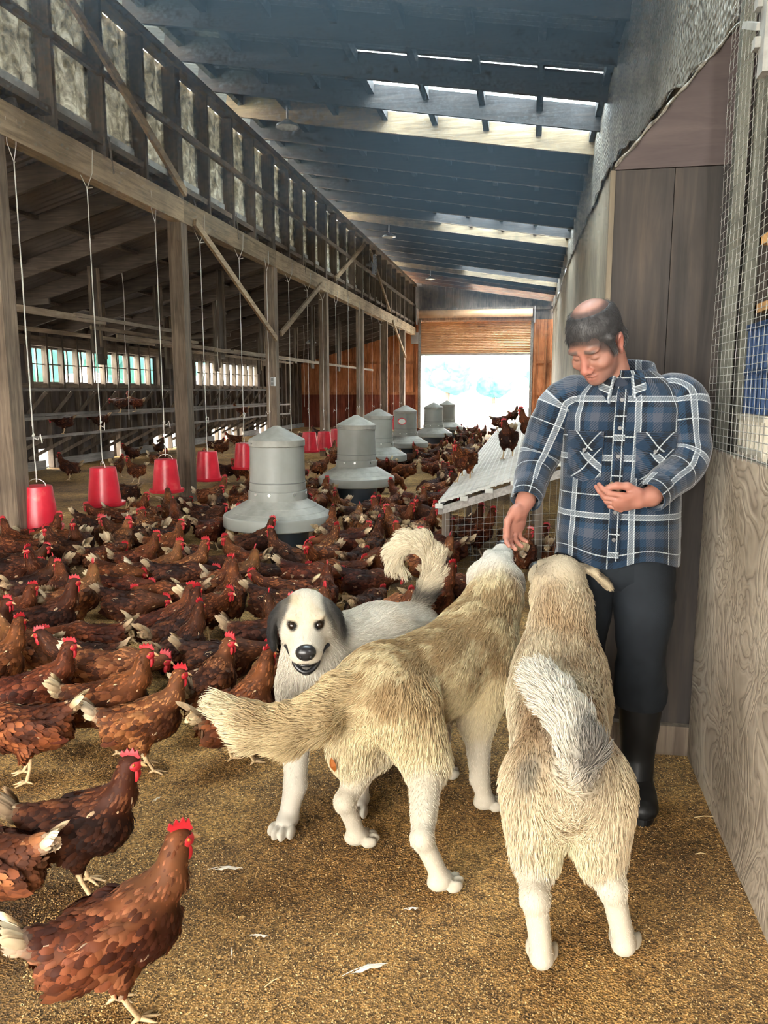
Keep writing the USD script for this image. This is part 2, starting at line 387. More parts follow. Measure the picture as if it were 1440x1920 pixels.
# far end wall, roll-up door
OR = wood('red_board', (.26, .085, .04), (.56, .215, .09), (.74, .37, .18), (9, 9, .8), vary=.3)
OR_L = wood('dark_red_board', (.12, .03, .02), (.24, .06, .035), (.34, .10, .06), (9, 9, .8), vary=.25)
GREYB = wood('grey_board', (.10, .085, .075), (.20, .17, .15), (.32, .27, .23), (9, 9, .8), vary=.3)
ew = thing('wall_end', 'end wall of reddish vertical boards around the big open door', 'wall', kind='structure')
DX0, DX1, DZ = -4.1, 0.0, 2.81
x = XL; k = 0
while x < XR + .1:
    x2 = min(x + .30, XR + .12)
    if x < DX0 < x2: x2 = DX0
    if x < DX1 < x2: x2 = DX1
    d = .015 * (k % 2)
    top = (lean_z(min(x, XB)) + .2) if x2 <= XB + .01 else roof_z((x + x2) / 2) + .22
    if x < XB < x2: top = 5.3
    inside = DX0 - .001 <= x and x2 <= DX1 + .001
    if not inside:
        obj('wall_board', bx(x + .004, x2 - .004, YE + d, YE + .03 + d, 1.32, min(top, 4.05)), OR, ew)
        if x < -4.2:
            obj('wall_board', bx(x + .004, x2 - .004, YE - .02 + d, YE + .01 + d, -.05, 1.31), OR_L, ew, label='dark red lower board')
        else:
            obj('wall_board', bx(x + .004, x2 - .004, YE + d, YE + .03 + d, -.05, 1.31), OR, ew)
    if top > 4.06:
        obj('wall_board', bx(x + .004, x2 - .004, YE + .03 + d, YE + .06 + d, 4.06, top), GREYB, ew, label='grey upper board')
    x = x2; k += 1
for x in (-7.9, -6.6, -5.4, -4.25, .16, .55):
    obj('stud', bx(x - .04, x + .04, YE - .14, YE - .02, 0, 4.0 if x > -4.4 else 3.0), OR, ew)
for z in (1.33, 2.5):
    obj('girt', bx(XL, DX0 - .1, YE - .06, YE - .022, z - .05, z + .05), OR, ew)
    obj('girt', bx(.1, XR, YE - .06, YE - .022, z - .05, z + .05), OR, ew)
obj('wall_backing', MB().box(XL - .1, DX0, YE + .095, YE + .115, -.05, 6).box(DX1, XR + .2, YE + .095, YE + .115, -.05, 6).box(DX0, DX1, YE + .095, YE + .115, 3.95, 6), GREYB, ew)
obj('girt', bx(DX0 - .2, XR, YE - .08, YE - .03, 4.42, 4.52), GREYB, ew)
CURT = mottled('roll_door_steel', [(.3, (.50, .27, .14)), (.7, (.72, .46, .27))], .8, .45, .05, metallic=.3)
STEEL = mottled('track_steel', [(.3, (.30, .27, .25)), (.7, (.45, .42, .4))], 3., .5, .05, metallic=.5)
dr = thing('door_1', 'half-raised corrugated roll-up door at the far end of the barn', 'door', kind='structure')
nz = 20
for k in range(nz):
    z0 = DZ + k * (4.0 - DZ) / nz; z1 = DZ + (k + 1) * (4.0 - DZ) / nz
    ang = np.linspace(-1, 1, 6); zz = (z0 + z1) / 2 + ang * (z1 - z0) / 2; yy = YE - .10 - .025 * np.cos(ang * np.pi / 2)
    v = np.array([[xx, b, a] for xx in (DX0, DX1) for a, b in zip(zz, yy)]); i = np.arange(5)
    obj('door_slat', (v, np.stack([i, i + 6, i + 7, i + 1], 1)), CURT, dr, smooth=True)
for k in range(5):
    a0, a1 = math.radians(200 - k * 40), math.radians(160 - k * 40)
    ang = np.linspace(a0, a1, 5); v = np.array([[xx, YE - .25 + .23 * math.cos(t), 4.2 + .23 * math.sin(t)] for xx in (DX0 - .05, DX1 + .05) for t in ang]); i = np.arange(4)
    obj('rolled_curtain_slat', (v, np.stack([i, i + 5, i + 6, i + 1], 1)), CURT, dr, smooth=True)
obj('bottom_rail', bx(DX0, DX1, YE - .14, YE - .08, DZ - .05, DZ + .01), STEEL, dr)
for x in (DX0 - .05, DX1 + .05):
    obj('door_track', bx(x - .05, x + .05, YE - .16, YE - .02, 0, 4.1), W_GREY, dr)
    obj('drum_bracket', bx(x - .015 + (.08 if x > -1 else -.08), x + .015 + (.08 if x > -1 else -.08), YE - .5, YE, 3.9, 4.5), STEEL, dr)
obj('control_box', bx(-4.46, -4.2, YE - .3, YE - .16, 3.2, 3.62), STEEL, dr, label='grey control box beside the roll-up door')

# right wall: plywood below, foil insulation with wire above
PLY_L = M('weathered_plywood', {
    'g': ('geometry', {}), 'm': ('mapping', {'scale': (1., 1.1, .8), 'rotation': (.6, 0, 0)}),
    'n': ('noise_texture', {'scale': 2.4, 'detail': 3., 'roughness': .5, 'distortion': 1.9}),
    'w': ('math', {'math_type': 'multiply', 'value2': 26.}), 'fr': ('math', {'math_type': 'pingpong', 'value2': 1.}),
    'r': ('rgb_ramp', {'ramp': [(0., (.19, .15, .113)), (.18, (.29, .235, .18)), (.6, (.385, .32, .25)), (1., (.33, .275, .21))]}),
    'n2': ('noise_texture', {'scale': 1.2, 'detail': 5., 'roughness': .65}),
    'r2': ('rgb_ramp', {'ramp': [(.36, (.62, .60, .56)), (.6, (1., 1., 1.))]}),
    'mu': ('mix', {'mix_type': 'multiply', 'fac': 1.}),
    'b': ('bump', {'strength': .5, 'distance': .004}), 'p': ('principled_bsdf', {'roughness': .75, 'specular_ior_level': .3})},
    [('g.position', 'm.vector'), ('m.vector', 'n.vector'), ('n.fac', 'w.value1'), ('w.value', 'fr.value1'), ('fr.value', 'r.fac'), ('g.position', 'n2.vector'), ('n2.fac', 'r2.fac'),
     ('r.color', 'mu.color1'), ('r2.color', 'mu.color2'), ('mu.color', 'p.base_color'), ('fr.value', 'b.height'), ('b.normal', 'p.normal')])
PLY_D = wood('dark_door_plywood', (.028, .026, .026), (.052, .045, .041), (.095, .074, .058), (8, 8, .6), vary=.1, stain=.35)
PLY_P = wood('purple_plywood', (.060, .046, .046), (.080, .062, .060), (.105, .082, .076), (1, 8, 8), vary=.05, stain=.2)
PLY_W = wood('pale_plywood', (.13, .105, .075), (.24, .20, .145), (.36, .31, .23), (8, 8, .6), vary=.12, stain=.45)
rw = thing('wall_right', 'tall right wall of pale plywood below and dusty foil insulation under wire above', 'wall', kind='structure')
ys = [3.14] + list(np.arange(4.36, 29.9, 1.22)) + [30.0]
for a, b in zip(ys[:-1], ys[1:]):
    obj('plywood_panel', bx(XR, XR + .02, a + .003, b - .003, -.05, 4.35), PLY_W, rw)
def foil_bottom(y):
    t = np.clip((y - 3.94) / (8.9 - 3.94), -.2, 1)
    return np.where(y < 8.9, 2.96 + .83 * t, 3.79 + .47 * np.clip((y - 8.9) / 10, 0, 1)) + .02 * np.sin(y * 2.7) + .012 * np.sin(y * 9.1)
FOIL = M('dusty_foil_insulation', {
    'g': ('geometry', {}),
    'n': ('noise_texture', {'scale': 1.6, 'detail': 6., 'roughness': .65}),
    'r': ('rgb_ramp', {'ramp': [(.32, (.085, .075, .06)), (.5, (.155, .14, .115)), (.68, (.26, .24, .205))]}),
    'v': ('voronoi_texture', {'scale': 34., 'feature': 'smooth_f1', 'randomness': .6}),
    'm': ('mapping', {'scale': (1, 1., .75)}),
    'b': ('bump', {'strength': 1., 'distance': .05}), 'p': ('principled_bsdf', {'roughness': .5, 'metallic': .25, 'specular_ior_level': .4})},
    [('g.position', 'n.vector'), ('n.fac', 'r.fac'), ('r.color', 'p.base_color'), ('g.position', 'm.vector'), ('m.vector', 'v.vector'), ('v.distance', 'b.height'), ('b.normal', 'p.normal')])
for a, b in zip(ys[:-1], ys[1:]):
    yy = np.linspace(a, b, 25); n = 25
    zt = roof_z(XR) + .30; zb = foil_bottom(yy)
    rows = 8; V = []
    for q in range(rows + 1):
        z = zb + (zt - zb) * q / rows
        bulge = -.015 - .02 * np.sin((yy - a) / (b - a) * np.pi) * math.sin(q / rows * np.pi) - (.012 if q == 0 else 0)
        V += [[XR + u, y_, z_] for u, y_, z_ in zip(bulge, yy, z)]
    i, j = np.meshgrid(np.arange(rows), np.arange(n - 1), indexing='ij')
    q4 = np.stack([i * n + j, i * n + j + 1, (i + 1) * n + j + 1, (i + 1) * n + j], -1).reshape(-1, 4)
    obj('insulation_panel', (np.array(V), q4), FOIL, rw, smooth=True)
yy = np.arange(3.2, 29.5, .08)
WIREM = mottled('galvanised_wire', [(.3, (.28, .28, .26)), (.7, (.42, .42, .39))], 20., .5, .05, metallic=.3)
obj('torn_foil_edge', MB().tube(np.stack([XR - .035 + .01 * np.sin(yy * 7), yy, foil_bottom(yy)], 1), .008 + .003 * np.sin(yy * 11), 6), FOIL, rw, smooth=True)

# the projecting plywood panel behind the man and the sloping gusset above it
pp = thing('plywood_partition', 'dark brown plywood partition standing out from the wall behind the man', 'partition', kind='structure')
PY = 3.12
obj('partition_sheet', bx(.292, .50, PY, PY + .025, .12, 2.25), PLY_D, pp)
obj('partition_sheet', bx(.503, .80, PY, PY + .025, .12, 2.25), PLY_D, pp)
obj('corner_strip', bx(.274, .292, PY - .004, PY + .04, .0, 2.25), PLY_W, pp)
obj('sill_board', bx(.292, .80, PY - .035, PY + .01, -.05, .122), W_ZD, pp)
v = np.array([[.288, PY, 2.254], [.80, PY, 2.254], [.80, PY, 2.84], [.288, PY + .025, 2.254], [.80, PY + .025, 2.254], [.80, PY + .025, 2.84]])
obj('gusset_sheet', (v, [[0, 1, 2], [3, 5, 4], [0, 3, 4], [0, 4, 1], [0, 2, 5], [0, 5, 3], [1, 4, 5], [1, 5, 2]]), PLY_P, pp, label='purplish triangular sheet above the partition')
e = np.linspace(0, 1, 60)
obj('torn_foil_edge', MB().tube(np.stack([.288 + .512 * e, np.full(60, PY - .008), 2.262 + .585 * e + .004 * np.sin(e * 37)], 1), .0055 + .002 * np.sin(e * 60), 6), FOIL, pp, smooth=True)

# near right wall: plywood kick panel, timber frame, welded wire screen
XS, YS = .665, 3.085
nw = thing('wall_right_near', 'near right wall with grained plywood kick panel and wire screen above', 'wall', kind='structure')
obj('kick_panel', bx(XS, XS + .018, 1.75, YS, -.08, 1.235), PLY_L, nw, label='weathered plywood kick panel with wavy grain')
obj('kick_panel', bx(XS, XS + .018, -2.6, 1.746, -.08, 1.235), PLY_L, nw)
SCR = mottled('grey_green_frame_paint', [(.3, (.075, .078, .064)), (.7, (.125, .128, .105))], 3., .7, .1, mapscale=(4, 4, .6))
obj('screen_frame', bx(XS + .0185, XS + .058, YS - .055, YS, -.05, 4.4), SCR, nw)
obj('screen_frame', bx(XS + .075, XS + .115, YS - .06, YS - .005, 1.0, 4.4), SCR, nw)
obj('screen_rail', bx(XS + .0185, XS + .058, -2.6, YS - .06, 1.14, 1.23), SCR, nw)
obj('screen_frame', bx(XS + .0185, XS + .058, .3, .38, 1.235, 4.4), SCR, nw)
wm = MB()
z = 1.245
while z < 3.3:
    yy = np.linspace(.9, YS, 24)
    wm.tube(np.stack([XS - .004 + .003 * np.sin(yy * 9 + z * 40), yy, z + .004 * np.sin(yy * 5 + z * 31)], 1), .0013, 4, False); z += .026
for y in np.arange(.92, YS, .05):
    zz = np.linspace(1.232, 3.3, 20)
    wm.tube(np.stack([XS - .007 + .002 * np.sin(zz * 7), y + .003 * np.sin(zz * 6 + y * 20), zz], 1), .0007, 4, False)
obj('wire_screen', wm, WIREM, nw, smooth=True, label='rectangular welded wire screen', kind='stuff')
obj('gate_latch', MB().box(XS - .03, XS - .008, 2.56, 2.62, 2.36, 2.62).box(XS - .045, XS - .01, 2.60, 2.64, 2.44, 2.47).box(XS - .045, XS - .01, 2.60, 2.64, 2.55, 2.58), WIREM, nw, label='grey metal latch high on the wire screen')
obj('gate_latch', bm((XS - .02, 2.66, 2.52), (XS - .02, 2.84, 2.60), .02, .02), WIREM, nw)

# near end: boarded, with the wide low doorway the picture is taken from
ne = thing('wall_near_end', 'boarded front end of the barn around its wide doorway', 'wall', kind='structure')
for x in np.arange(XL, XR - .01, .4):
    x2 = min(x + .396, XR + .1); top = lean_z(x) + .2 if x2 < XB else roof_z(x) + .2
    obj('wall_board', bx(x, x2, YN - .03, YN, -.05 if (x < -6.2 or x > .25) else 2.9, top), W_ZD, ne)
obj('wall_board', bx(XR + .02, 4.5, YN - .03, YN, -.05, 5.0), W_ZD, ne)
# ------------------------------------------------------------------ store room behind the wire screen
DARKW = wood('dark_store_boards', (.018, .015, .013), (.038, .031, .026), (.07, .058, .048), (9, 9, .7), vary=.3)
sr = thing('wall_store_room', 'dark boarded walls of the store room behind the wire screen', 'wall', kind='structure')
for k, y in enumerate(np.arange(-2.4, 3.3, .19)):
    if 1.2 < y < 3.2: obj('wall_board', bx(2.9 + .02 * (k % 2), 2.93 + .02 * (k % 2), y, y + .185, -.05, 4.4), DARKW, sr)
for k, x in enumerate(np.arange(.72, 2.9, .12)):
    obj('wall_board', bx(x, x + .114, 3.25 + .012 * (k % 2), 3.28 + .012 * (k % 2), -.05, 4.4), DARKW, sr)
obj('stud', bx(1.06, 1.12, 3.16, 3.24, -.05, 4.4), DARKW, sr)
obj('roof_sheet', bx(XS + .02, 4.44, YN, 3.30, 4.45, 4.5), LEANROOF, sr)
CRATE_B = plain('blue_crate_plastic', (.010, .035, .10), .45)
CRATE_W = plain('cream_crate_plastic', (.38, .35, .28), .5)
ORANGE_W = wood('orange_lit_board', (.45, .22, .08), (.62, .34, .13), (.75, .46, .2), (1, 9, 9))  # orange light on the shelf is put into this wood colour
def crate(mat, label, loc, w=.40, d=.30, h=.22):
    t = thing('egg_crate', label, 'crate', loc)
    m = MB().box(-w / 2, w / 2, -d / 2, d / 2, 0, .012)
    for k in range(9):
        u = -w / 2 + w * k / 8
        for s in (-1, 1): m.box(u - .008, u + .008, s * d / 2 - .006, s * d / 2 + .006, .0, h)
    for k in range(7):
        u = -d / 2 + d * k / 6
        for s in (-1, 1): m.box(s * w / 2 - .006, s * w / 2 + .006, u - .008, u + .008, .0, h)
    obj('slatted_wall', m, mat, t)
    m = MB()
    for z in (h * .5, h):
        for s in (-1, 1):
            m.box(-w / 2 - .01, w / 2 + .01, s * d / 2 - .012, s * d / 2 + .012, z - .02, z)
            m.box(s * w / 2 - .012, s * w / 2 + .012, -d / 2 - .01, d / 2 + .01, z - .02, z)
    obj('rim', m, mat, t)
    return t
tb = thing('store_table', 'plain wooden store room table behind the wire screen', 'table', (.95, 2.74, 0))
obj('tabletop', bx(-.20, .55, -.22, .22, 1.12, 1.15), DARKW, tb)
for sx in (-.16, .5):
    for sy in (-.19, .19): obj('leg', bx(sx - .025, sx + .025, sy - .025, sy + .025, -.03, 1.12), DARKW, tb)
crate(CRATE_W, 'cream slotted plastic egg crate at the bottom of the stack behind the wire', (.935, 2.76, 1.15))
crate(CRATE_B, 'dark blue slotted crate standing on the cream egg crate behind the wire', (.945, 2.76, 1.372), h=.30)
sh = thing('store_shelf', 'orange lit wooden shelf board behind the wire screen above the crates', 'shelf', (.95, 2.90, 1.72))
obj('shelf_board', bx(-.17, .35, -.12, .12, 0, .03), ORANGE_W, sh)
obj('shelf_post', bx(-.17, -.14, .10, .13, -1.75, 1.6), DARKW, sh)
obj('shelf_post', bx(.30, .33, .10, .13, -1.75, 1.6), DARKW, sh)
obj('shelf_board', bx(-.17, .35, -.12, .12, .23, .26), ORANGE_W, sh)
cu = bx(-.07, .07, -.07, .07, 0, .1)
obj('egg_carton', cu, ORANGE_W, None, label='small tan carton on the upper shelf board behind the wire', cat='carton')
stage.GetPrimAtPath('/World/egg_carton') and UsdGeom.Xformable(stage.GetPrimAtPath('/World/egg_carton')).AddTranslateOp().Set(Gf.Vec3d(.88, 2.87, 1.983))

for k, y in enumerate(np.arange(-3.2, 3.2, .8)):
    if not 0 < k < 3: obj('wall_board', bx(4.4, 4.44, y, y + .79, -.05, 4.5), DARKW, sr)
obj('wall_board', bx(1.0, 4.44, 3.30, 3.33, -.05, 4.5), DARKW, sr)
# ------------------------------------------------------------------ grey drum feeders
FEED = mottled('grey_feeder_plastic', [(.3, (.225, .228, .205)), (.7, (.29, .29, .262))], 2.5, .42, .04, bscale=30)
FEEDD = mottled('grey_feeder_skirt', [(.35, (.21, .205, .18)), (.55, (.29, .28, .245)), (.7, (.36, .34, .29))], 5., .5, .06, detail=7.)
DRUM = plain('blue_grey_drum_plastic', (.045, .07, .10), .4)
SEAM = plain('dark_seam', (.16, .16, .15), .6)
BOLT = plain('zinc_bolt', (.75, .74, .7), .35, metallic=.8)
def feeder():
    t = thing('drum_feeder', 'x', 'feeder', (0, 0, 0), group='grey drum feeders in a row')
    obj('drum', MB().lathe([(.0, -.02), (.28, -.02), (.285, .02), (.272, .1), (.272, .30), (.0, .30)], 40), DRUM, t, smooth=40, label='blue grey drum base')
    obj('trough_rim', MB().lathe([(.30, .24), (.485, .235), (.497, .245), (.497, .33), (.488, .345), (.45, .355), (.30, .33)], 56), FEED, t, smooth=40)
    obj('skirt', MB().lathe([(.488, .343), (.43, .375), (.428, .379), (.36, .42), (.358, .424), (.275, .468), (.262, .485)], 56), FEEDD, t, smooth=25)
    obj('collar', MB().lathe([(.262, .478), (.266, .485), (.266, .555), (.262, .56), (.25, .562)], 48), FEED, t, smooth=40)
    obj('barrel', MB().lathe([(.25, .556), (.256, .575), (.251, .595), (.254, .615), (.25, .628), (.249, .645), (.243, .97), (.243, 1.0)], 48), FEED, t, smooth=40)
    obj('barrel_seam', MB().lathe([(.2515, .632), (.2535, .635), (.2535, .639), (.2515, .642)], 48), SEAM, t, smooth=40)
    lid = obj('lid', MB().lathe([(.247, .955), (.252, .96), (.252, 1.012), (.244, 1.022), (.05, 1.122), (.028, 1.134), (0, 1.137)], 48), FEEDD, t, smooth=35, label='conical lid')
    obj('lid_slot', bx(-.21, -.165, -.215, -.16, .985, .992), SEAM, t)
    for a in (-118, -88, -40, 0, 60, 120, 180):
        a = math.radians(a); m = trimesh.creation.cylinder(.013, .012, sections=10); m.apply_transform(trimesh.geometry.align_vectors([0, 0, 1], [math.cos(a), math.sin(a), 0])); m.apply_translation([.268 * math.cos(a), .268 * math.sin(a), .54])
        obj('bolt', m, BOLT, t, smooth=40)
    return t
FPOS = [(-2.219, 6.68), (-2.18, 9.80), (-2.566, 13.33), (-2.608, 16.6), (-2.466, 20.5), (-2.497, 24.25)]
FLAB = ['nearest grey drum feeder with pale conical lid, crowded by hens', 'second grey drum feeder from the front, with blue grey base drum', 'third grey drum feeder, partly behind the second one',
        'fourth grey drum feeder, with an oval sticker on its barrel', 'fifth grey drum feeder, dark against the bright doorway', 'sixth and most distant grey drum feeder in the row']
f0 = feeder(); UsdGeom.Xformable(f0).GetOrderedXformOps()[0].Set(Gf.Vec3d(*FPOS[0], 0)); f0.SetCustomDataByKey('label', FLAB[0])
for p, l in zip(FPOS[1:], FLAB[1:]):
    copy_of(f0, (*p, 0), RNG.uniform(-.4, .4), l)
RED = M('red_drinker_plastic', {'g': ('geometry', {}), 'n': ('noise_texture', {'scale': 5., 'detail': 5.}), 'r': ('rgb_ramp', {'ramp': [(.35, (.50, .012, .028)), (.62, (.62, .025, .045)), (.72, (.66, .10, .09))]}),
      'p': ('principled_bsdf', {'roughness': .32, 'subsurface_weight': .0})}, [('g.position', 'n.vector'), ('n.fac', 'r.fac'), ('r.color', 'p.base_color')])
stk = thing('feeder_sticker', 'oval white sticker with a red rim on the fourth grey feeder', 'sticker', (FPOS[3][0] - .03, FPOS[3][1] - .262, .80), .1)
sv = trimesh.creation.cylinder(.075, .006, sections=28); sv.apply_transform(trimesh.transformations.rotation_matrix(math.pi / 2, [1, 0, 0])); sv.apply_scale([1.25, 1, 1])
obj('rim', sv, RED, stk)
sv = trimesh.creation.cylinder(.055, .009, sections=28); sv.apply_transform(trimesh.transformations.rotation_matrix(math.pi / 2, [1, 0, 0])); sv.apply_scale([1.3, 1, 1])
obj('face', sv, plain('sticker_white', (.75, .75, .72), .4), stk)

# ------------------------------------------------------------------ red hanging drinkers
CORD = plain('white_cord', (.62, .60, .54), .8)
def cord_mesh(h, seed, z0=.68):
    r = np.random.default_rng(seed); z = np.linspace(z0, h, 26)
    w = .006 * np.exp(-((z - z0) / .5) ** 2)
    m = MB().tube(np.stack([w * np.sin(z * 14 + seed), w * np.cos(z * 11), z], 1), .0055, 5)
    zk = r.uniform(1.0, 1.9); m.tube([[0, 0, zk], [.03, .02, zk - .02], [.05, .03, zk + .03], [.07, .02, zk - .05]], .005, 5)
    m.tube([[0, 0, zk], [.012, 0, zk + .02], [.0, .012, zk + .035], [-.01, 0, zk + .01]], .008, 5)
    if h > 3.2:
        m.tube([[0, 0, h], [-.012, -.06, h + .14], [-.002, -.07, h + .34]], .004, 4); m.tube([[0, 0, h], [-.012, .06, h + .15], [-.002, .07, h + .36]], .004, 4); m.tube([[0, 0, h], [-.03, .06, h + .02]], .004, 4)
    return m
def drinker():
    t = thing('hanging_drinker', 'x', 'drinker', (0, 0, 0), group='red hanging poultry drinkers')
    obj('bucket', MB().lathe([(.0, .27), (.165, .27), (.168, .29), (.130, .635), (.128, .645), (.118, .65), (.0, .652)], 36), RED, t, smooth=35)
    obj('tray', MB().lathe([(.0, .245), (.19, .245), (.205, .255), (.210, .288), (.203, .292), (.19, .268), (.16, .268)], 40), RED, t, smooth=35)
    obj('cord', cord_mesh(3.38, 3), CORD, t, smooth=True, label='knotted white hanging cord')
    h = np.linspace(0, np.pi, 9)
    obj('bail', MB().tube(np.stack([.09 * np.cos(h), 0 * h, .65 + .06 * np.sin(h)], 1), .004, 5), CORD, t, smooth=True)
    return t
DY = [(6.18, -.04), (7.29, .02), (8.70, -.02), (9.95, -.02), (11.36, 0), (12.6, 0), (13.8, -.01), (15.0, -.02), (16.14, -.07), (17.27, -.07), (18.5, -.06), (19.7, -.06), (21.4, -.06), (22.6, -.06), (24.9, -.05), (26.1, -.05)]
DL = ['red hanging drinker closest to the left front post, with hens before it', 'second red hanging drinker from the left, faded and streaked', 'third red hanging drinker, just left of the tall front post',
      'fourth red drinker, hanging just right of the tall front post', 'fifth red drinker, partly behind the nearest grey feeder', 'sixth red drinker hidden behind the nearest grey feeder', 'seventh red drinker behind the nearest grey feeder lid',
      'eighth red drinker down the row, right of the nearest feeder', 'small red drinker left of the second grey feeder', 'small red drinker half behind the second grey feeder'] + [f'distant red drinker hanging behind the feeders, {w} along the beam' for w in ('eleventh', 'twelfth', 'thirteenth', 'fourteenth', 'fifteenth', 'sixteenth')]
d0 = drinker(); UsdGeom.Xformable(d0).GetOrderedXformOps()[0].Set(Gf.Vec3d(-4.3, DY[0][0], DY[0][1])); d0.SetCustomDataByKey('label', DL[0])
for k, ((y, dz), l) in enumerate(zip(DY, DL)):
    if k: copy_of(d0, (-4.3, y, dz), RNG.uniform(0, 6.28), l)
# further cords without a drinker, seen deeper in the side aisle
for k, (x, y) in enumerate([(-6.15, 8.84), (-6.15, 11.28), (-6.15, 14.94), (-6.15, 18.6), (-6.15, 21.04)]):
    h = lean_z(x) + .01
    obj('hanging_rope', MB().tube(np.array([[x + .01 * math.sin(z * 5), y, z] for z in np.linspace(1.0, h, 14)]), .005, 5), CORD, smooth=True, cat='rope', label=f'loose white rope hanging in the side aisle, {["first", "second", "third", "fourth", "fifth"][k]} from the front')

# ------------------------------------------------------------------ sloping slatted deck
SLAT = mottled('white_slat_plastic', [(.3, (.34, .33, .29)), (.6, (.48, .475, .44))], 6., .45, .05)
WFR = W_PERCH
dk = thing('slatted_deck', 'long sloping white plastic slatted deck beside the man, hens standing on it', 'deck', (0, 0, 0))
X0, Z0, X1, Z1, DY0, DY1 = -.67, .58, .78, 1.07, 6.0, 18.6
sl = (Z1 - Z0) / (X1 - X0)
n_mod = 14
for k in range(n_mod):
    y0 = DY0 + (DY1 - DY0) * k / n_mod; y1 = DY0 + (DY1 - DY0) * (k + 1) / n_mod - .004
    m = MB()
    for j in range(31):
        x = X0 + (X1 - X0) * j / 30; z = Z0 + sl * (x - X0)
        m.beam((x, y0, z), (x, y1, z), .014, .022, up=(-sl, 0, 1))
    for j in range(17):
        y = y0 + (y1 - y0) * (j + .5) / 17
        m.beam((X0, y, Z0 + .0015), (X1, y, Z1 + .0015), .020, .020)
    obj('slat_panel', m, SLAT, dk)
for j in range(16):
    x = X0 + (X1 - X0) * j / 15; z = Z0 + sl * (x - X0)
    if j % 2 == 0: obj('panel_foot', bx(x - .03, x + .03, DY0 - .02, DY0 + .03, z - .045, z - .012), SLAT, dk)
obj('edge_rail', bm((X0, DY0 + .03, Z0 - .07), (X1, DY0 + .03, Z1 - .07), .05, .06), W_GREY, dk)
for y in np.arange(DY0 + .9, DY1, 1.8):
    obj('cross_rail', bm((X0, y, Z0 - .07), (X1, y, Z1 - .07), .05, .06), W_GREY, dk)
for y in np.arange(DY0 + .06, DY1, 2.5):
    for x in (X0 + .05, .1, .7):
        obj('leg', bx(x - .03, x + .03, y - .03, y + .03, -.03, Z0 + sl * (x - X0) - .10), W_ZD, dk)
obj('side_rail', bm((X0 + .01, DY0, Z0 - .06), (X0 + .01, DY1, Z0 - .06), .04, .07), W_GREY, dk)
m = MB()
for z in np.arange(.04, .46, .05): m.tube([[X0 + .05, DY0 + .02, z], [.7, DY0 + .02, z + .12]], .0009, 4, False)
for x in np.arange(X0 + .05, .7, .05): m.tube([[x, DY0 + .02, .02], [x, DY0 + .02, Z0 + sl * (x - X0) - .1]], .0009, 4, False)
obj('wire_netting', m, WIREM, dk, kind='stuff', label='wire netting closing the front of the deck')

# ------------------------------------------------------------------ hung perch boards in the side aisle
hp = thing('hung_perches', 'long perch boards hung on timbers from the low side roof', 'perch')
for x, y0, y1, z, w in ((-6.4, 8.4, 11.13, 2.48, .09), (-6.4, 5.0, 8.35, 2.47, .09), (-6.4, 11.48, 16.2, 2.29, .07), (-5.7, 9.2, 12.6, 2.40, .05), (-5.9, 9.9, 13.4, 2.30, .05), (-6.9, 5.0, 13.5, 2.30, .06), (-7.4, 8, 15.6, 2.36, .06),
                      (-5.4, 13.0, 20, 2.15, .06), (-6.4, 16.4, 24, 2.3, .07), (-7.4, 16, 24, 2.3, .06), (-5.4, 20.4, 27, 2.15, .06)):
    obj('perch_board', bm((x, y0, z), (x, y1, z), w * .6, w), W_PERCH, hp)
for x, y, zb in ((-6.45, 8.9, 2.1), (-6.45, 10.95, 2.0), (-6.45, 13.0, 2.2), (-6.45, 15.6, 2.2), (-6.45, 18.4, 2.2), (-6.45, 21.2, 2.2), (-7.45, 10.0, 1.9), (-7.45, 12.8, 1.9), (-7.45, 15.4, 1.9), (-7.45, 18.0, 1.9), (-7.45, 21.0, 1.9),
                 (-5.45, 13.4, 2.0), (-5.45, 16.2, 2.0), (-5.45, 19.4, 2.0), (-5.45, 22.2, 2.0), (-5.45, 25.0, 2.0), (-7.0, 7.4, 1.9), (-7.45, 7.0, 1.9)):
    top = lean_z(x) + .12
    obj('hanger_board', bx(x - .02, x + .02, y - .11, y + .11, zb, top), W_ZD, hp)
    obj('hanger_strip', bx(x + .022, x + .05, y + .06, y + .11, zb + .1, top), W_Z, hp)
for y in (9.6, 12.9, 16.0):
    obj('cross_board', bm((-7.5, y, 2.56), (-6.3, y, 2.62), .04, .07), W_XL, hp)

# ------------------------------------------------------------------ lamps, fan, outlet
LAMPG = plain('lamp_glass', (.75, .78, .78), .2)
LAMPM = plain('lamp_metal', (.22, .23, .24), .4, metallic=.7)
def lamp(loc, label, zroof, dark=False):
    t = thing('ceiling_lamp', label, 'lamp', loc, group='round barn lamps')
    obj('shade', MB().lathe([(.03, .10), (.05, .10), (.09, .06), (.15, .035), (.165, .0), (.155, .0), (.14, .03), (.03, .085)], 28), LAMPM, t, smooth=30)
    obj('lens', MB().lathe([(.0, -.02), (.08, -.015), (.15, .004), (.15, .012), (.0, .012)], 28), LAMPM if dark else LAMPG, t, smooth=40)
    obj('stem', MB().tube([[0, 0, .09], [0, 0, zroof - loc[2]]], .015, 8), LAMPM, t)
    return t
for (x, y, z), l in (((-3.37, 10.9, 5.02), 'round metal lamp under the rafters, nearest to the camera'), ((-3.35, 18.75, 5.02), 'second round lamp under the roof, seen edge on'), ((-3.26, 25.9, 5.02), 'third round lamp under the roof, near the far end')):
    lamp((x, y, z), l, roof_z(x) + .02)
lamp((-6.5, 23.0, 2.86), 'dark round lamp hanging in the low side aisle', lean_z(-6.5) + .05, True)
fn = thing('wall_fan', 'round bluish circulation fan fixed to the stud row above the beam', 'fan', (-4.13, 20.75, 4.72))
a = np.linspace(0, 2 * np.pi, 25); BLUEM = plain('fan_blue_grey', (.35, .42, .52), .4, metallic=.3)
m = MB()
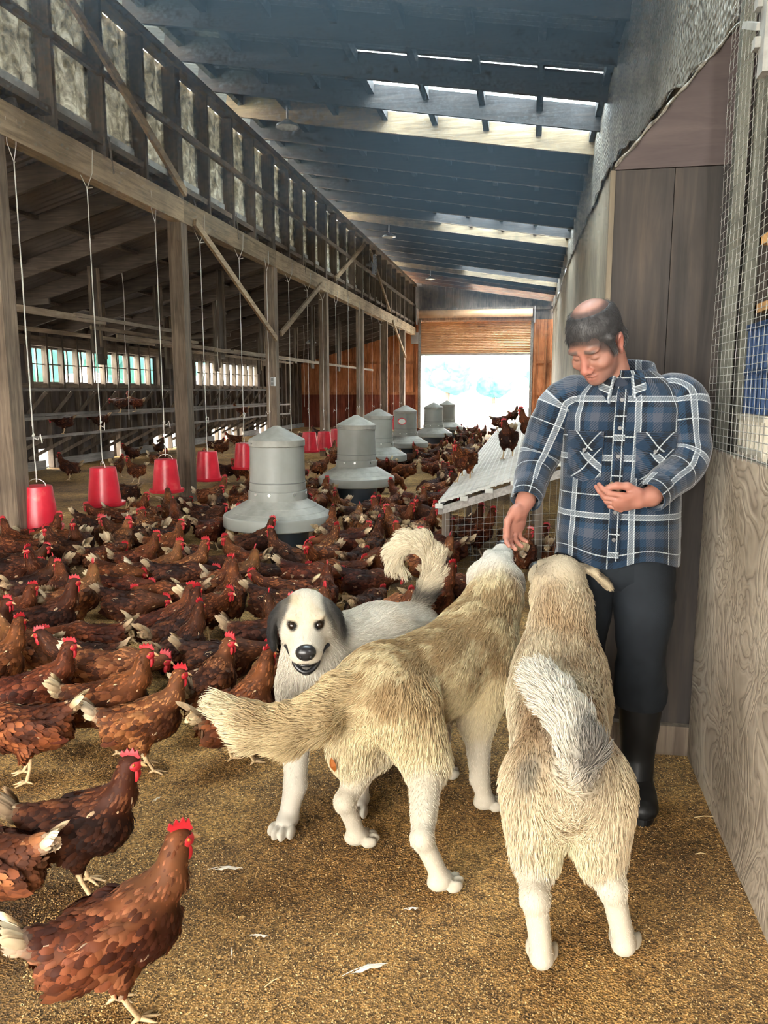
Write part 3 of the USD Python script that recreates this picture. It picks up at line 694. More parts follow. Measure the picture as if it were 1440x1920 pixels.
for r in (.12, .19, .26): m.tube(np.stack([.05 + 0 * a, r * np.cos(a), r * np.sin(a)], 1), .006, 5, False)
for q in np.arange(0, 6.28, .39): m.tube([[.05, .03 * math.cos(q), .03 * math.sin(q)], [.05, .26 * math.cos(q), .26 * math.sin(q)]], .004, 4)
obj('guard', m, BLUEM, fn, smooth=True)
for q in np.arange(0, 6.2, 1.5708):
    d, e = np.array([0, math.cos(q), math.sin(q)]), np.array([.35, -math.sin(q), math.cos(q)])
    obj('blade', MB().beam(d * .04, d * .24, .012, .11, up=e), BLUEM, fn)
obj('motor', MB().tube([[-.08, 0, 0], [.04, 0, 0]], .06, 14), LAMPM, fn, smooth=40)
obj('bracket', bx(-.2, -.07, -.03, .03, -.03, .03), LAMPM, fn)
ob = thing('outlet_box', 'small grey electrical outlet box on the second tall post', 'outlet', (-4.335, 12.98, 1.6))
obj('box_body', bx(-.03, .03, -.105, -.0, -.075, .075), plain('grey_box', (.4, .4, .38), .5), ob)
for dz in (-.035, .035):
    for dx in (-.012, .012): obj('socket', bx(dx - .007, dx + .007, -.109, -.103, dz - .022, dz + .022), SEAM, ob)
# ------------------------------------------------------------------ outside: yard, trees and hills
YARD = mottled('pale_yard_gravel', [(.3, (.42, .43, .42)), (.7, (.56, .57, .55))], .4, .9, .1)
GRASSY = mottled('bright_grass', [(.3, (.30, .42, .30)), (.7, (.45, .56, .42))], .3, .9, .1)
LEAFY = mottled('tree_leaf', [(.3, (.035, .11, .115)), (.7, (.08, .19, .19))], 1.2, .8, .2)
BARK = plain('bark', (.12, .09, .07), .9)
obj('yard', bx(-60, 60, -60, 140, -.35, -.12), YARD, kind='structure', label='pale gravel yard outside the barn', cat='yard')
v, f = grid(-60, -14, 24, -40, 60, 50, lambda x, y: -.10 + np.clip((-14 - x) / 40, 0, 1) * 1.5 + .3 * meshkit.noise(np.stack([x * .3, y * .3, 0 * x], -1)))
obj('meadow', (v, f), GRASSY, smooth=True, kind='structure', label='bright sloping meadow beyond the left wall', cat='meadow')
hx = np.linspace(-90, 90, 60)
v, f = grid(-90, 90, 60, 100, 138, 12, lambda x, y: -.3 + (y - 100) / 38 * (6 + 3.0 * meshkit.fbm(np.stack([x * .05, y * .05, 0 * x], -1), 3, 9)))
obj('hill', (v, f), YARD, smooth=True, kind='structure', label='pale hazy hillside far beyond the doorway', cat='hill')
def tree(x, y, h, w, label, seed, z=0.0):
    r = np.random.default_rng(seed)
    t = thing('tree', label, 'tree', (x, y, z), group=None)
    obj('trunk', MB().tube([[0, 0, -.4], [.05, 0, h * .3], [0, .05, h * .62]], [w * .06, w * .05, w * .03], 7), BARK, t)
    ms = []
    for k in range(9):
        m = trimesh.creation.icosphere(3, 1.0); n = m.vertices.copy()
        m.vertices *= (1 + .45 * (meshkit.fbm(n * 3 + k * 7.3, 3, seed) - .5))[:, None]
        m.apply_scale(w * r.uniform(.24, .4)); m.apply_translation([r.uniform(-.3, .3) * w, r.uniform(-.3, .3) * w, h * r.uniform(.45, .88)]); ms.append(m)
    obj('crown', trimesh.util.concatenate(ms), LEAFY, t, smooth=True)
for k, (x, y, h, w, l) in enumerate([(-9.5, 92, 5.4, 5.5, 'hazy pale tree far outside the doorway on its left side'), (2.0, 97, 4.6, 5.5, 'hazy pale tree far outside near the middle of the doorway'), (-4.2, 95, 3.0, 3.6, 'small hazy bush far outside the doorway'),
        (-17, 20, 5, 4, 'tree outside the nearest window band'), (-19, 26.5, 6, 5, 'tree outside between the two window bands'), (-18, 33, 6, 5, 'tree outside the second window band'), (-21, 40, 7, 6, 'tall tree outside past the second window band')]):
    tree(x, y, h, w, l, k + 1, 0 if x > -14 else .1)
# ------------------------------------------------------------------ smooth organic bodies: rounded cones and ellipsoids blended into one surface
class Body:
    def __init__(self):
        self.p = []                                        # dicts: kind, geometry, blend k, hair direction, hair length, tag

    def cone(self, a, ra, b, rb, k=.03, tag='', comb=None, hair=.03, sub=False):
        self.p.append(dict(kind='c', a=np.asarray(a, float), b=np.asarray(b, float), ra=ra, rb=rb, k=k, tag=tag, comb=comb, hair=hair, sub=sub)); return self

    def ball(self, c, r, k=.03, R=None, tag='', comb=None, hair=.03, sub=False):
        r = np.broadcast_to(np.asarray(r, float), (3,))
        self.p.append(dict(kind='e', c=np.asarray(c, float), r=r, R=np.eye(3) if R is None else R, k=k, tag=tag, comb=comb, hair=hair, sub=sub)); return self

    def chain(self, pts, rad, **k):
        for (a, ra), (b, rb) in zip(zip(pts[:-1], rad[:-1]), zip(pts[1:], rad[1:])):
            self.cone(a, ra, b, rb, **k)
        return self

    @staticmethod
    def dist(q, P):
        if q['kind'] == 'e':
            L = (P - q['c']) @ q['R']
            r = q['r']; k0 = np.linalg.norm(L / r, axis=-1); k1 = np.linalg.norm(L / r ** 2, axis=-1)
            return np.where(k0 < 1e-6, -r.min(), k0 * (k0 - 1) / np.maximum(k1, 1e-9))
        ab = q['b'] - q['a']; l2 = max(ab @ ab, 1e-12)
        t = np.clip(((P - q['a']) @ ab) / l2, 0, 1)
        d = np.linalg.norm(P - q['a'] - t[..., None] * ab, axis=-1)
        return d - (q['ra'] + (q['rb'] - q['ra']) * t)

    def bounds(self, q):
        if q['kind'] == 'e':
            e = np.sqrt(((q['R'] * q['r']) ** 2).sum(1)); return q['c'] - e, q['c'] + e
        r = max(q['ra'], q['rb']); return np.minimum(q['a'], q['b']) - r, np.maximum(q['a'], q['b']) + r

    def field(self, P):
        D = np.full(P.shape[:-1], 1e3)
        for q in self.p:
            D = self.blend(D, self.dist(q, P), q)
        return D

    @staticmethod
    def blend(D, d, q):
        k = max(q['k'], 1e-4)
        if q['sub']:
            h = np.clip(.5 - .5 * (D + d) / k, 0, 1); return D * (1 - h) - d * h + k * h * (1 - h)
        h = np.clip(.5 + .5 * (D - d) / k, 0, 1); return D * (1 - h) + d * h - k * h * (1 - h)

    def mesh(self, h, pad=.03, project=1):
        B = [self.bounds(q) for q in self.p if not q['sub']]
        lo = np.min([b[0] for b in B], 0) - pad; hi = np.max([b[1] for b in B], 0) + pad
        n = np.ceil((hi - lo) / h).astype(int) + 1
        D = np.full(n, 1e3, np.float32)
        for q in self.p:
            m = 2.2 * q['k'] + 3 * h; a, b = self.bounds(q)
            i0 = np.clip(np.floor((a - m - lo) / h).astype(int), 0, n); i1 = np.clip(np.ceil((b + m - lo) / h).astype(int) + 1, 0, n)
            if (i1 <= i0).any(): continue
            ax = [lo[k] + h * np.arange(i0[k], i1[k]) for k in range(3)]
            P = np.stack(np.meshgrid(*ax, indexing='ij'), -1); s = tuple(slice(i0[k], i1[k]) for k in range(3))
            D[s] = self.blend(D[s], self.dist(q, P), q)
        v, f = surface_nets(D); v = lo + v * h
        for _ in range(project):
            e = h * .25; d = self.field(v)
            g = np.stack([self.field(v + e * ax) - self.field(v - e * ax) for ax in np.eye(3)], -1) / (2 * e)
            v = v - np.clip(d, -h, h)[:, None] * g / np.maximum((g * g).sum(1, keepdims=True), .25)
        m = trimesh.Trimesh(v, f, process=False)
        parts = m.split(only_watertight=False)
        if len(parts) > 1: m = max(parts, key=lambda x: len(x.faces))
        return m

    def weights(self, P, soft=.012):
        ps = [q for q in self.p if not q['sub']]
        d = np.stack([self.dist(q, P) for q in ps], 1); w = np.exp(-(d - d.min(1, keepdims=True)) / soft)
        return ps, w / w.sum(1, keepdims=True)


def surface_nets(D):
    S = D < 0
    n = np.array(D.shape) - 1
    c = [S[i:i + n[0], j:j + n[1], k:k + n[2]] for i in (0, 1) for j in (0, 1) for k in (0, 1)]
    s = sum(x.astype(np.int8) for x in c); act = (s > 0) & (s < 8)
    idx = np.argwhere(act); num = -np.ones(act.shape, np.int64); num[act] = np.arange(len(idx))
    acc = np.zeros((len(idx), 3)); cnt = np.zeros(len(idx))
    for a in range(3):
        o = [b for b in range(3) if b != a]
        for u in (0, 1):
            for w in (0, 1):
                off = np.zeros(3, int); off[o[0]] = u; off[o[1]] = w; off2 = off.copy(); off2[a] = 1
                p, q = idx + off, idx + off2
                d0, d1 = D[p[:, 0], p[:, 1], p[:, 2]].astype(float), D[q[:, 0], q[:, 1], q[:, 2]].astype(float)
                x = (d0 < 0) != (d1 < 0); t = np.where(x, d0 / np.where(x, d0 - d1, 1), 0)
                e = off + t[:, None] * np.eye(3)[a]; acc[x] += e[x]; cnt[x] += 1
    v = idx + acc / cnt[:, None]
    F = []
    for a in range(3):
        b, c_ = (a + 1) % 3, (a + 2) % 3
        A = np.moveaxis(S, (a, b, c_), (0, 1, 2)); N = np.moveaxis(num, (a, b, c_), (0, 1, 2))
        e = A[:-1, 1:-1, 1:-1] != A[1:, 1:-1, 1:-1]; w = np.argwhere(e)
        i, j, k = w[:, 0], w[:, 1] + 1, w[:, 2] + 1
        q = np.stack([N[i, j - 1, k - 1], N[i, j, k - 1], N[i, j, k], N[i, j - 1, k]], 1)
        flip = ~A[i, j, k]; q[flip] = q[flip][:, ::-1]; F.append(q)
    F = np.vstack(F)
    return v, np.vstack([F[:, [0, 1, 2]], F[:, [0, 2, 3]]])


def frame(fwd, up):
    """Columns: forward, left, up."""
    f = np.asarray(fwd, float); f = f / np.linalg.norm(f); u = np.asarray(up, float); l = np.cross(u, f); l /= np.linalg.norm(l)
    return np.stack([f, l, np.cross(f, l)], 1)


def unit(x): return x / np.maximum(np.linalg.norm(x, axis=-1, keepdims=True), 1e-9)


def fur(name, mesh, parent, mat, body, n, colour, seed=0, lift=.35, width=.0022, scale=1.0, keep=None, droop=.25):
    """Hairs rooted on the mesh, combed along the nearest bone's direction; each carries its root's colour."""
    r = np.random.default_rng(seed)
    area = mesh.area_faces; fi = r.choice(len(area), n, p=area / area.sum())
    t = mesh.triangles[fi]; a, b = r.random((2, n, 1)); s = np.sqrt(a)
    P = t[:, 0] * (1 - s) + t[:, 1] * s * (1 - b) + t[:, 2] * s * b
    N = mesh.face_normals[fi]
    if keep is not None:
        k = keep(P, N); P, N = P[k], N[k]
    ps, w = body.weights(P)
    comb = w @ np.array([q['comb'] if q['comb'] is not None else (0, 0, -1.) for q in ps]); L = w @ np.array([q['hair'] for q in ps])
    jit = (meshkit.noise(P * 22, 3)[:, None] - .5) * np.array([1.2, .4, .6]) + (meshkit.noise(P * 22 + 40, 5)[:, None] - .5) * np.array([.3, 1.2, .6])
    comb = unit(comb) + .45 * jit + r.normal(0, .16, P.shape)
    T = unit(comb - (comb * N).sum(1, keepdims=True) * N)
    L = (L * scale * r.uniform(.65, 1.25, len(P)))[:, None]
    D1 = unit(T + (lift + .25) * N); D2 = unit(T + lift * .6 * N - droop * np.array([0, 0, 1.]))
    A = P - .002 * N; B = A + D1 * L * .5; C = B + D2 * L * .5
    pts = np.stack([A, B, C], 1).reshape(-1, 3)
    c = UsdGeom.BasisCurves.Define(stage, numbered(path_of(parent), name))
    c.CreateTypeAttr('linear')
    c.CreateCurveVertexCountsAttr(Vt.IntArray.FromNumpy(np.full(len(P), 3, np.int32)))
    c.CreatePointsAttr(Vt.Vec3fArray.FromNumpy(pts.astype(np.float32)))
    wd = np.clip(L[:, 0] / .03, .5, 1.3)[:, None] * width * np.array([1., .8, .15])
    c.CreateWidthsAttr(Vt.FloatArray.FromNumpy(wd.ravel().astype(np.float32))); c.SetWidthsInterpolation('vertex')
    col = np.clip(colour(P, N, ps, w) * r.uniform(.82, 1.16, (len(P), 1)), 0, 1)
    UsdGeom.PrimvarsAPI(c).CreatePrimvar('Col', Sdf.ValueTypeNames.Color3fArray, 'uniform').Set(Vt.Vec3fArray.FromNumpy(col.astype(np.float32)))
    UsdShade.MaterialBindingAPI.Apply(c.GetPrim()).Bind(mat)
    return tag(c.GetPrim(), kind='stuff')


SKINCOL = lambda nm, rough, **k: M(nm, {'a': ('attribute', {'attribute': 'Col'}), 'p': ('principled_bsdf', {'roughness': rough, **k})}, [('a.color', 'p.base_color')])
FURM = SKINCOL('dog_fur', .7, specular_ior_level=.10)
FURSKIN = SKINCOL('dog_undercoat', .8, specular_ior_level=.1)
DARKWET = plain('dark_nose', (.012, .012, .013), .3)
EYEM = plain('dog_eye', (.012, .007, .004), .08)
# ------------------------------------------------------------------ the three livestock guardian dogs
def dog_head(B, at, fwd, up, s=1.0, ears='hang', open_mouth=False):
    """Adds a big dog's head; returns a function from head coordinates to the world, and its rotation."""
    R = frame(fwd, up); at = np.asarray(at, float)
    W = lambda x, y, z: at + R @ (np.array([x, y, z]) * s)
    back = -R[:, 0] * 1.0
    kw = dict(comb=back, hair=.010, tag='head')
    B.ball(W(0, 0, 0), np.array([.095, .078, .074]) * s, R=R, k=.03, **kw)
    B.ball(W(-.02, 0, .012), np.array([.08, .07, .068]) * s, R=R, k=.02, **kw)
    for e in (-1, 1):
        B.ball(W(.015, e * .045, -.028), np.array([.06, .036, .042]) * s, R=R, k=.02, **kw)
        B.ball(W(.058, e * .036, .040), np.array([.024, .022, .011]) * s, R=R, k=.014, **kw)
        B.ball(W(.078, e * .036, .018), np.array([.012] * 3) * s, k=.008, R=R, tag='head', sub=True)
    B.cone(W(.05, 0, -.012), .052 * s, W(.142, 0, -.028), .041 * s, k=.022, **kw)
    for e in (-1, 1):
        B.cone(W(.07, e * .022, -.035), .036 * s, W(.142, e * .018, -.040), .029 * s, k=.012, **kw)
    jz = -.026 if open_mouth else 0
    B.cone(W(.03, 0, -.055), .036 * s, W(.125, 0, -.072 + jz), .022 * s, k=.010, **kw)
    for e in (-1, 1):
        if ears == 'hang':
            pts = [W(-.022, e * .070, .036), W(-.018, e * .099, -.005), W(-.012, e * .106, -.055), W(-.006, e * .101, -.098)]
        elif ears == 'back':
            pts = [W(-.02, e * .066, .042), W(-.05, e * .092, .015), W(-.085, e * .098, -.025), W(-.105, e * .092, -.05)]
        elif ears == 'flare':
            pts = [W(-.02, e * .066, .040), W(-.03, e * .105, .03), W(-.045, e * .14, .0), W(-.05, e * .168, -.03)] if e < 0 else [W(-.02, e * .066, .042), W(-.02, e * .09, .0), W(-.02, e * .10, -.05), W(-.02, e * .098, -.085)]
        for (p, q), (w0, w1) in zip(zip(pts[:-1], pts[1:]), ((.030, .038), (.038, .036), (.036, .024))):
            c = (p + q) / 2; d = q - p; l = np.linalg.norm(d)
            n = R[:, 1] * e if ears != 'flare' or e > 0 else unit(R[:, 2] * 1.0 + .3 * R[:, 1] * e)
            F = frame(d, n)
            B.ball(c, [l * .85, (w0 + w1) / 2 * s, .0145 * s], R=F, k=.014, tag='ear', comb=d / l, hair=.012)
    return W, R


def head_details(t, W, R, s, open_mouth=False):
    m = trimesh.creation.icosphere(3, 1.0); v = m.vertices; v[:, 2] *= np.where(v[:, 2] > 0, .85, 1.0); m.vertices = v * np.array([.022, .030, .0265]) * s
    m.apply_transform(np.vstack([np.hstack([R, W(.176, 0, -.014)[:, None]]), [0, 0, 0, 1]])); nose = obj('nose', m, DARKWET, t, smooth=True, label='black nose')
    for e in (-1, 1):
        q = trimesh.creation.icosphere(3, .0145 * s); q.apply_translation(W(.0745, e * .038, .018)); obj('eye', q, EYEM, t, smooth=True)
        q = trimesh.creation.icosphere(2, .005 * s); q.apply_translation(W(.193, e * .014, -.020)); obj('nostril', q, plain_black, nose, smooth=True)
    return nose


plain_black = plain('matt_black', (.005, .005, .005), .6)


def paw(B, at, fwd, s=1.0, r=.034):
    """A paw with four toes; at is the middle of the sole on the ground."""
    f = unit(np.array([fwd[0], fwd[1], 0.])); l = np.array([-f[1], f[0], 0]); at = np.asarray(at, float)
    B.ball(at + np.array([0, 0, r * .95 * s]), np.array([.044, .032, .028]) * s, R=frame(f, (0, 0, 1)), k=.018, tag='leg', comb=f, hair=.006)
    for o, x in ((-.031, .034), (-.0105, .052), (.0105, .052), (.031, .034)):
        B.ball(at + f * x * s + l * o * s + np.array([0, 0, .020 * s]), np.array([.027, .0112, .020]) * s, R=frame(f + l * o * 3, (0, 0, 1)), k=.002, tag='paw', comb=f, hair=.0015)


def make_dog(name, label, B, h, colour, nhair, seed, W, R, s, lift=.35, width=.0024, open_mouth=False, hscale=1.0):
    t = thing(name, label, 'dog')
    base = colour; colour = lambda *a: DOGTONE * base(*a)
    m = B.mesh(h)
    ps, w = B.weights(m.vertices)
    vn = m.vertex_normals
    obj('body', m, FURSKIN, t, smooth=True, col=np.clip(colour(m.vertices, vn, ps, w) * .80, 0, 1))
    fur('coat', m, t, FURM, B, nhair, colour, seed, lift, width, hscale)
    head_details(t, W, R, s, open_mouth)
    return t, m


def wtag(ps, w, *tags): return w[:, [i for i, q in enumerate(ps) if q['tag'] in tags]].sum(1, keepdims=True) if any(q['tag'] in tags for q in ps) else np.zeros((len(w), 1))
def mixc(a, b, t): return np.asarray(a) * (1 - t) + np.asarray(b) * t
def sm(x, a, b): x = np.clip((x - a) / (b - a), 0, 1); return x * x * (3 - 2 * x)
A3 = lambda *x: np.array(x, float)

WHITE, CREAM, TAN, PALE = A3(.80, .72, .57), A3(.70, .54, .30), A3(.34, .22, .105), A3(.78, .64, .38)
DOGTONE = .66                                              # how light the coats are overall

# --- middle dog: cream, seen from behind, tail straight out to the left, head reaching up to the man's hand
B = Body()
to_tail = A3(-.45, -.75, -.25)
kw = dict(comb=to_tail, hair=.030, tag='trunk')
hip, mid_, wth = A3(-.42, 2.34, .515), A3(-.30, 2.48, .50), A3(-.17, 2.68, .535)
B.ball(A3(-.44, 2.31, .50), [.15, .125, .135], R=frame((.55, .83, .05), (0, 0, 1)), k=.05, **kw)
B.cone(hip, .128, mid_, .138, k=.05, **kw); B.cone(mid_, .138, wth, .155, k=.05, **kw)
B.ball(A3(-.185, 2.66, .46), [.17, .13, .175], R=frame((.55, .83, .05), (0, 0, 1)), k=.05, **kw)
B.cone(A3(-.16, 2.70, .60), .10, A3(-.10, 2.83, .72), .088, k=.06, comb=A3(-.2, -.8, -.5), hair=.034, tag='neck')
B.cone(A3(-.14, 2.74, .55), .10, A3(-.10, 2.83, .68), .085, k=.05, comb=A3(-.2, -.8, -.5), hair=.034, tag='neck')
Wm, Rm = dog_head(B, A3(-.105, 2.885, .775), (.13, .84, .50), (-.05, -.50, .84), .92, 'hang')
# hind legs: thigh, second thigh, hock, metatarsus
for thigh, knee, hock, pw, fw in ((A3(-.36, 2.26, .47), A3(-.285, 2.27, .30), A3(-.268, 2.055, .165), A3(-.215, 2.065, 0), (.6, .45)), (A3(-.50, 2.33, .46), A3(-.475, 2.36, .29), A3(-.535, 2.21, .165), A3(-.505, 2.245, 0), (.7, .4))):
    B.chain([thigh, knee], [.118, .072], k=.05, tag='thigh', comb=A3(-.15, -.25, -1), hair=.036)
    B.chain([knee, hock], [.058, .030], k=.04, tag='leg', comb=A3(0, -.1, -1), hair=.014)
    B.ball(hock + A3(0, -.012, .008), .030, k=.02, tag='leg', comb=A3(0, 0, -1), hair=.01)
    B.chain([hock, pw + A3(0, 0, .045)], [.029, .026], k=.015, tag='leg', comb=A3(0, 0, -1), hair=.008)
    paw(B, pw, fw, .95)
for sh, el, wr, pw, fw in ((A3(-.11, 2.60, .45), A3(-.145, 2.555, .31), A3(-.13, 2.53, .115), A3(-.112, 2.535, 0), (.6, .35)), (A3(-.25, 2.72, .45), A3(-.29, 2.69, .30), A3(-.285, 2.70, .12), A3(-.28, 2.72, 0), (.5, .6))):
    B.chain([sh, el], [.085, .058], k=.05, tag='shoulder', comb=A3(-.1, -.2, -1), hair=.026)
    B.chain([el, wr], [.050, .032], k=.03, tag='leg', comb=A3(0, 0, -1), hair=.012)
    B.chain([wr, pw + A3(0, 0, .045)], [.032, .028], k=.015, tag='leg', comb=A3(0, 0, -1), hair=.008)
    paw(B, pw, fw, .95)
B.ball(A3(-.525, 2.265, .335), [.075, .085, .10], k=.05, tag='thigh', comb=A3(-.15, -.25, -1), hair=.032)
tail = TAIL2 = [A3(-.535, 2.215, .535), A3(-.60, 2.165, .47), A3(-.69, 2.12, .435), A3(-.79, 2.08, .455), A3(-.875, 2.05, .525)]
B.chain(tail, [.060, .062, .064, .058, .030], k=.03, tag='tail', comb=A3(-.9, -.2, .25), hair=.046)
def col2(P, N, ps, w):
    z = P[:, 2:3]; n1 = meshkit.fbm(P * 13, 4, 2)[:, None]; n2 = meshkit.fbm(P * 38, 3, 8)[:, None]
    back = sm(z + .25 * (n1 - .5), .42, .62) * sm(N[:, 2:3], -.5, .5)
    c = mixc(PALE, mixc(CREAM, TAN, .75), np.clip(back * sm(n1 + .5 * n2, .52, .88) * 1.45, 0, .95))
    c = mixc(c, TAN * 1.25, sm(n2, .50, .68) * .6 * wtag(ps, w, 'trunk', 'neck', 'tail', 'thigh') * sm(z, .30, .5))
    c = mixc(c, mixc(CREAM, TAN, .3), wtag(ps, w, 'tail') * (1 - sm(-P[:, :1], .66, .80)) * .8)
    c = mixc(c, A3(.82, .70, .46), wtag(ps, w, 'tail') * sm(-P[:, :1], .74, .88))
    c = mixc(c, WHITE, wtag(ps, w, 'leg', 'paw')); c = mixc(c, A3(.80, .76, .67), wtag(ps, w, 'head', 'ear') * .9)
    c = mixc(c, A3(.30, .24, .19), wtag(ps, w, 'paw') * sm(n2, .55, .68) * .6)
    return mixc(c, A3(.80, .70, .48), sm(-z, -.42, -.25) * wtag(ps, w, 'thigh') * .7)
dog2, dm2 = make_dog('dog', 'middle cream coated dog seen from behind with its bushy tail held out to the left', B, .0075, col2, 42000, 11, Wm, Rm, .95)
from scipy.spatial import cKDTree
_i = cKDTree(dm2.vertices).query(A3(-.566, 2.17, .303))[1]; _n = dm2.vertex_normals[_i]
lf = np.array([[0, 0, 0], [.011, .014, .002], [.014, .03, .004], [.008, .044, .002], [0, .056, .004], [-.008, .042, .005], [-.013, .028, .004], [-.012, .014, .003], [0, .026, .010]])
_F = frame(np.cross(A3(0, 0, 1), _n), _n); _F = np.stack([_F[:, 0], np.cross(_n, _F[:, 0]), _n], 1)
obj('leaf', ((lf - A3(0, .028, 0)) @ _F.T + dm2.vertices[_i] + _n * .018, np.array([[i, (i + 1) % 8, 8] for i in range(8)] + [[(i + 1) % 8, i, 8] for i in range(8)])), plain('orange_leaf', (.42, .13, .02), .6),
    label='small orange leaf stuck to the thigh of the middle dog', cat='leaf')

# --- right dog: seen straight from behind, tail curled up over its back, head turned left beside the man
B = Body()
kw = dict(comb=A3(.0, -1, -.25), hair=.030, tag='trunk')
B.ball(A3(.125, 1.93, .455), [.15, .125, .125], R=frame((0, 1, .1), (0, 0, 1)), k=.05, **kw)
B.cone(A3(.12, 1.97, .47), .125, A3(.110, 2.16, .505), .118, k=.05, **kw); B.cone(A3(.11, 2.16, .505), .118, A3(.12, 2.38, .555), .135, k=.05, **kw)
B.ball(A3(.12, 2.38, .50), [.17, .140, .175], R=frame((0, 1, .1), (0, 0, 1)), k=.05, **kw)
B.cone(A3(.12, 2.42, .62), .105, A3(.125, 2.53, .77), .092, k=.06, comb=A3(0, -.9, -.4), hair=.034, tag='neck')
W3, R3 = dog_head(B, A3(.118, 2.585, .832), (-.42, .86, .06), (.05, -.1, 1), .95, 'flare')
for thigh, knee, hock, pw, fw in ((A3(.062, 1.93, .42), A3(.048, 2.01, .29), A3(.050, 1.80, .20), A3(.072, 1.815, 0), (.05, 1)), (A3(.192, 1.94, .42), A3(.222, 2.02, .29), A3(.243, 1.875, .20), A3(.282, 1.90, 0), (.25, 1))):
    B.chain([thigh, knee], [.100, .070], k=.05, tag='thigh', comb=A3(0, -.2, -1), hair=.036)
    B.ball((thigh + knee) / 2 + A3(0, -.07, -.02), [.068, .085, .125], k=.05, tag='thigh', comb=A3(0, -.2, -1), hair=.04)
    B.chain([knee, hock], [.062, .033], k=.05, tag='leg', comb=A3(0, -.1, -1), hair=.016)
    B.ball(hock + A3(0, -.012, .0), .032, k=.02, tag='leg', comb=A3(0, 0, -1), hair=.01)
    B.chain([hock, pw + A3(0, -.02, .045)], [.031, .027], k=.015, tag='leg', comb=A3(0, 0, -1), hair=.008)
    paw(B, pw, fw, 1.0)
for sh, el, wr, pw in ((A3(.045, 2.42, .45), A3(.035, 2.40, .31), A3(.04, 2.42, .12), A3(.04, 2.44, 0)), (A3(.20, 2.42, .45), A3(.215, 2.40, .31), A3(.21, 2.42, .12), A3(.21, 2.44, 0))):
    B.chain([sh, el], [.085, .058], k=.05, tag='shoulder', comb=A3(0, -.2, -1), hair=.024)
    B.chain([el, wr], [.050, .032], k=.03, tag='leg', comb=A3(0, 0, -1), hair=.012)
    B.chain([wr, pw + A3(0, 0, .045)], [.032, .028], k=.015, tag='leg', comb=A3(0, 0, -1), hair=.008)
    paw(B, pw, (0, 1), .95)
tail = [A3(.140, 1.835, .53), A3(.150, 1.83, .590), A3(.125, 1.89, .635), A3(.085, 1.97, .660), A3(.050, 2.05, .675), A3(.025, 2.12, .675)]
B.chain(tail, [.048, .046, .046, .046, .040, .020], k=.03, tag='tail', hair=.040)
for q in B.p[-5:]: q['comb'] = unit(q['b'] - q['a'])
def col3(P, N, ps, w):
    z, y = P[:, 2:3], P[:, 1:2]; n1 = meshkit.fbm(P * 6 + 9, 4, 12)[:, None]; n2 = meshkit.fbm(P * np.array([30, 12, 30]), 3, 18)[:, None]
    c = mixc(A3(.74, .61, .41), mixc(TAN * 1.1, A3(.56, .36, .20), n1), sm(N[:, 2:3], .0, .8) * sm(n1 + .3 * n2, .36, .72) * .95 * wtag(ps, w, 'trunk', 'neck'))
    c = mixc(c, A3(.33, .27, .20), wtag(ps, w, 'trunk') * sm(n2, .54, .74) * sm(N[:, 2:3], .2, .9) * .55)
    c = mixc(c, A3(.78, .72, .60), wtag(ps, w, 'tail')); c = mixc(c, A3(.10, .09, .085), wtag(ps, w, 'tail') * (1 - sm(y, 1.82, 1.90)) * sm(P[:, :1], .11, .16) * .8)
    c = mixc(c, A3(.16, .15, .13), sm(-np.linalg.norm((P - A3(.03, 1.86, .50)) * A3(1, 1, .7), axis=1, keepdims=True), -.055, -.02) * .6)
    c = mixc(c, A3(.78, .70, .44), wtag(ps, w, 'thigh') * sm(-np.abs(P[:, :1] - .125), -.09, -.02) * .8)
    c = mixc(c, A3(.62, .47, .29), wtag(ps, w, 'thigh') * sm(np.abs(P[:, :1] - .125), .09, .16) * .55)
    c = mixc(c, WHITE, wtag(ps, w, 'leg', 'paw')); c = mixc(c, A3(.66, .57, .42), wtag(ps, w, 'head') * .8)
    c = mixc(c, A3(.10, .085, .08), wtag(ps, w, 'ear') * sm(N[:, 2:3], .0, .6) * sm(n2, .3, .5) * .75)
    return c
dog3, dm3 = make_dog('dog', 'right hand dog seen from directly behind, tan streaked back, standing against the man', B, .0075, col3, 42000, 21, W3, R3, .95)

# --- rear dog: white with black ears, facing the camera, tail curled in a ring
B = Body()
kw = dict(comb=A3(.55, .8, -.1), hair=.024, tag='trunk')
B.ball(A3(-.66, 2.50, .47), [.15, .125, .17], R=frame((-.5, -.85, 0), (0, 0, 1)), k=.05, **kw)
B.cone(A3(-.645, 2.52, .535), .14, A3(-.52, 2.72, .525), .135, k=.05, **kw); B.cone(A3(-.52, 2.72, .525), .135, A3(-.43, 2.90, .50), .125, k=.05, **kw)
B.cone(A3(-.68, 2.46, .52), .118, A3(-.695, 2.415, .63), .098, k=.05, comb=A3(.1, .2, -1), hair=.03, tag='neck')
B.ball(A3(-.70, 2.42, .47), [.10, .10, .14], k=.05, comb=A3(0, -.1, -1), hair=.032, tag='chest')
HS1 = 1.08
W1, R1 = dog_head(B, A3(-.705, 2.385, .705), (.265, -.93, -.20), (0.06, -.20, .98), HS1, 'hang', True)
for sh, el, wr, pw, fw in ((A3(-.745, 2.46, .42), A3(-.755, 2.42, .30), A3(-.735, 2.33, .14), A3(-.752, 2.285, 0), (-.15, -1)), (A3(-.57, 2.50, .42), A3(-.55, 2.48, .30), A3(-.545, 2.47, .13), A3(-.545, 2.45, 0), (-.1, -1))):
    B.chain([sh, el], [.085, .060], k=.05, tag='shoulder', comb=A3(0, -.1, -1), hair=.02)
    B.chain([el, wr], [.052, .036], k=.03, tag='leg', comb=A3(0, 0, -1), hair=.012)
    B.chain([wr, pw + A3(0, 0.02, .045)], [.037, .032], k=.015, tag='leg', comb=A3(0, 0, -1), hair=.008)
    paw(B, pw, fw, 1.08)
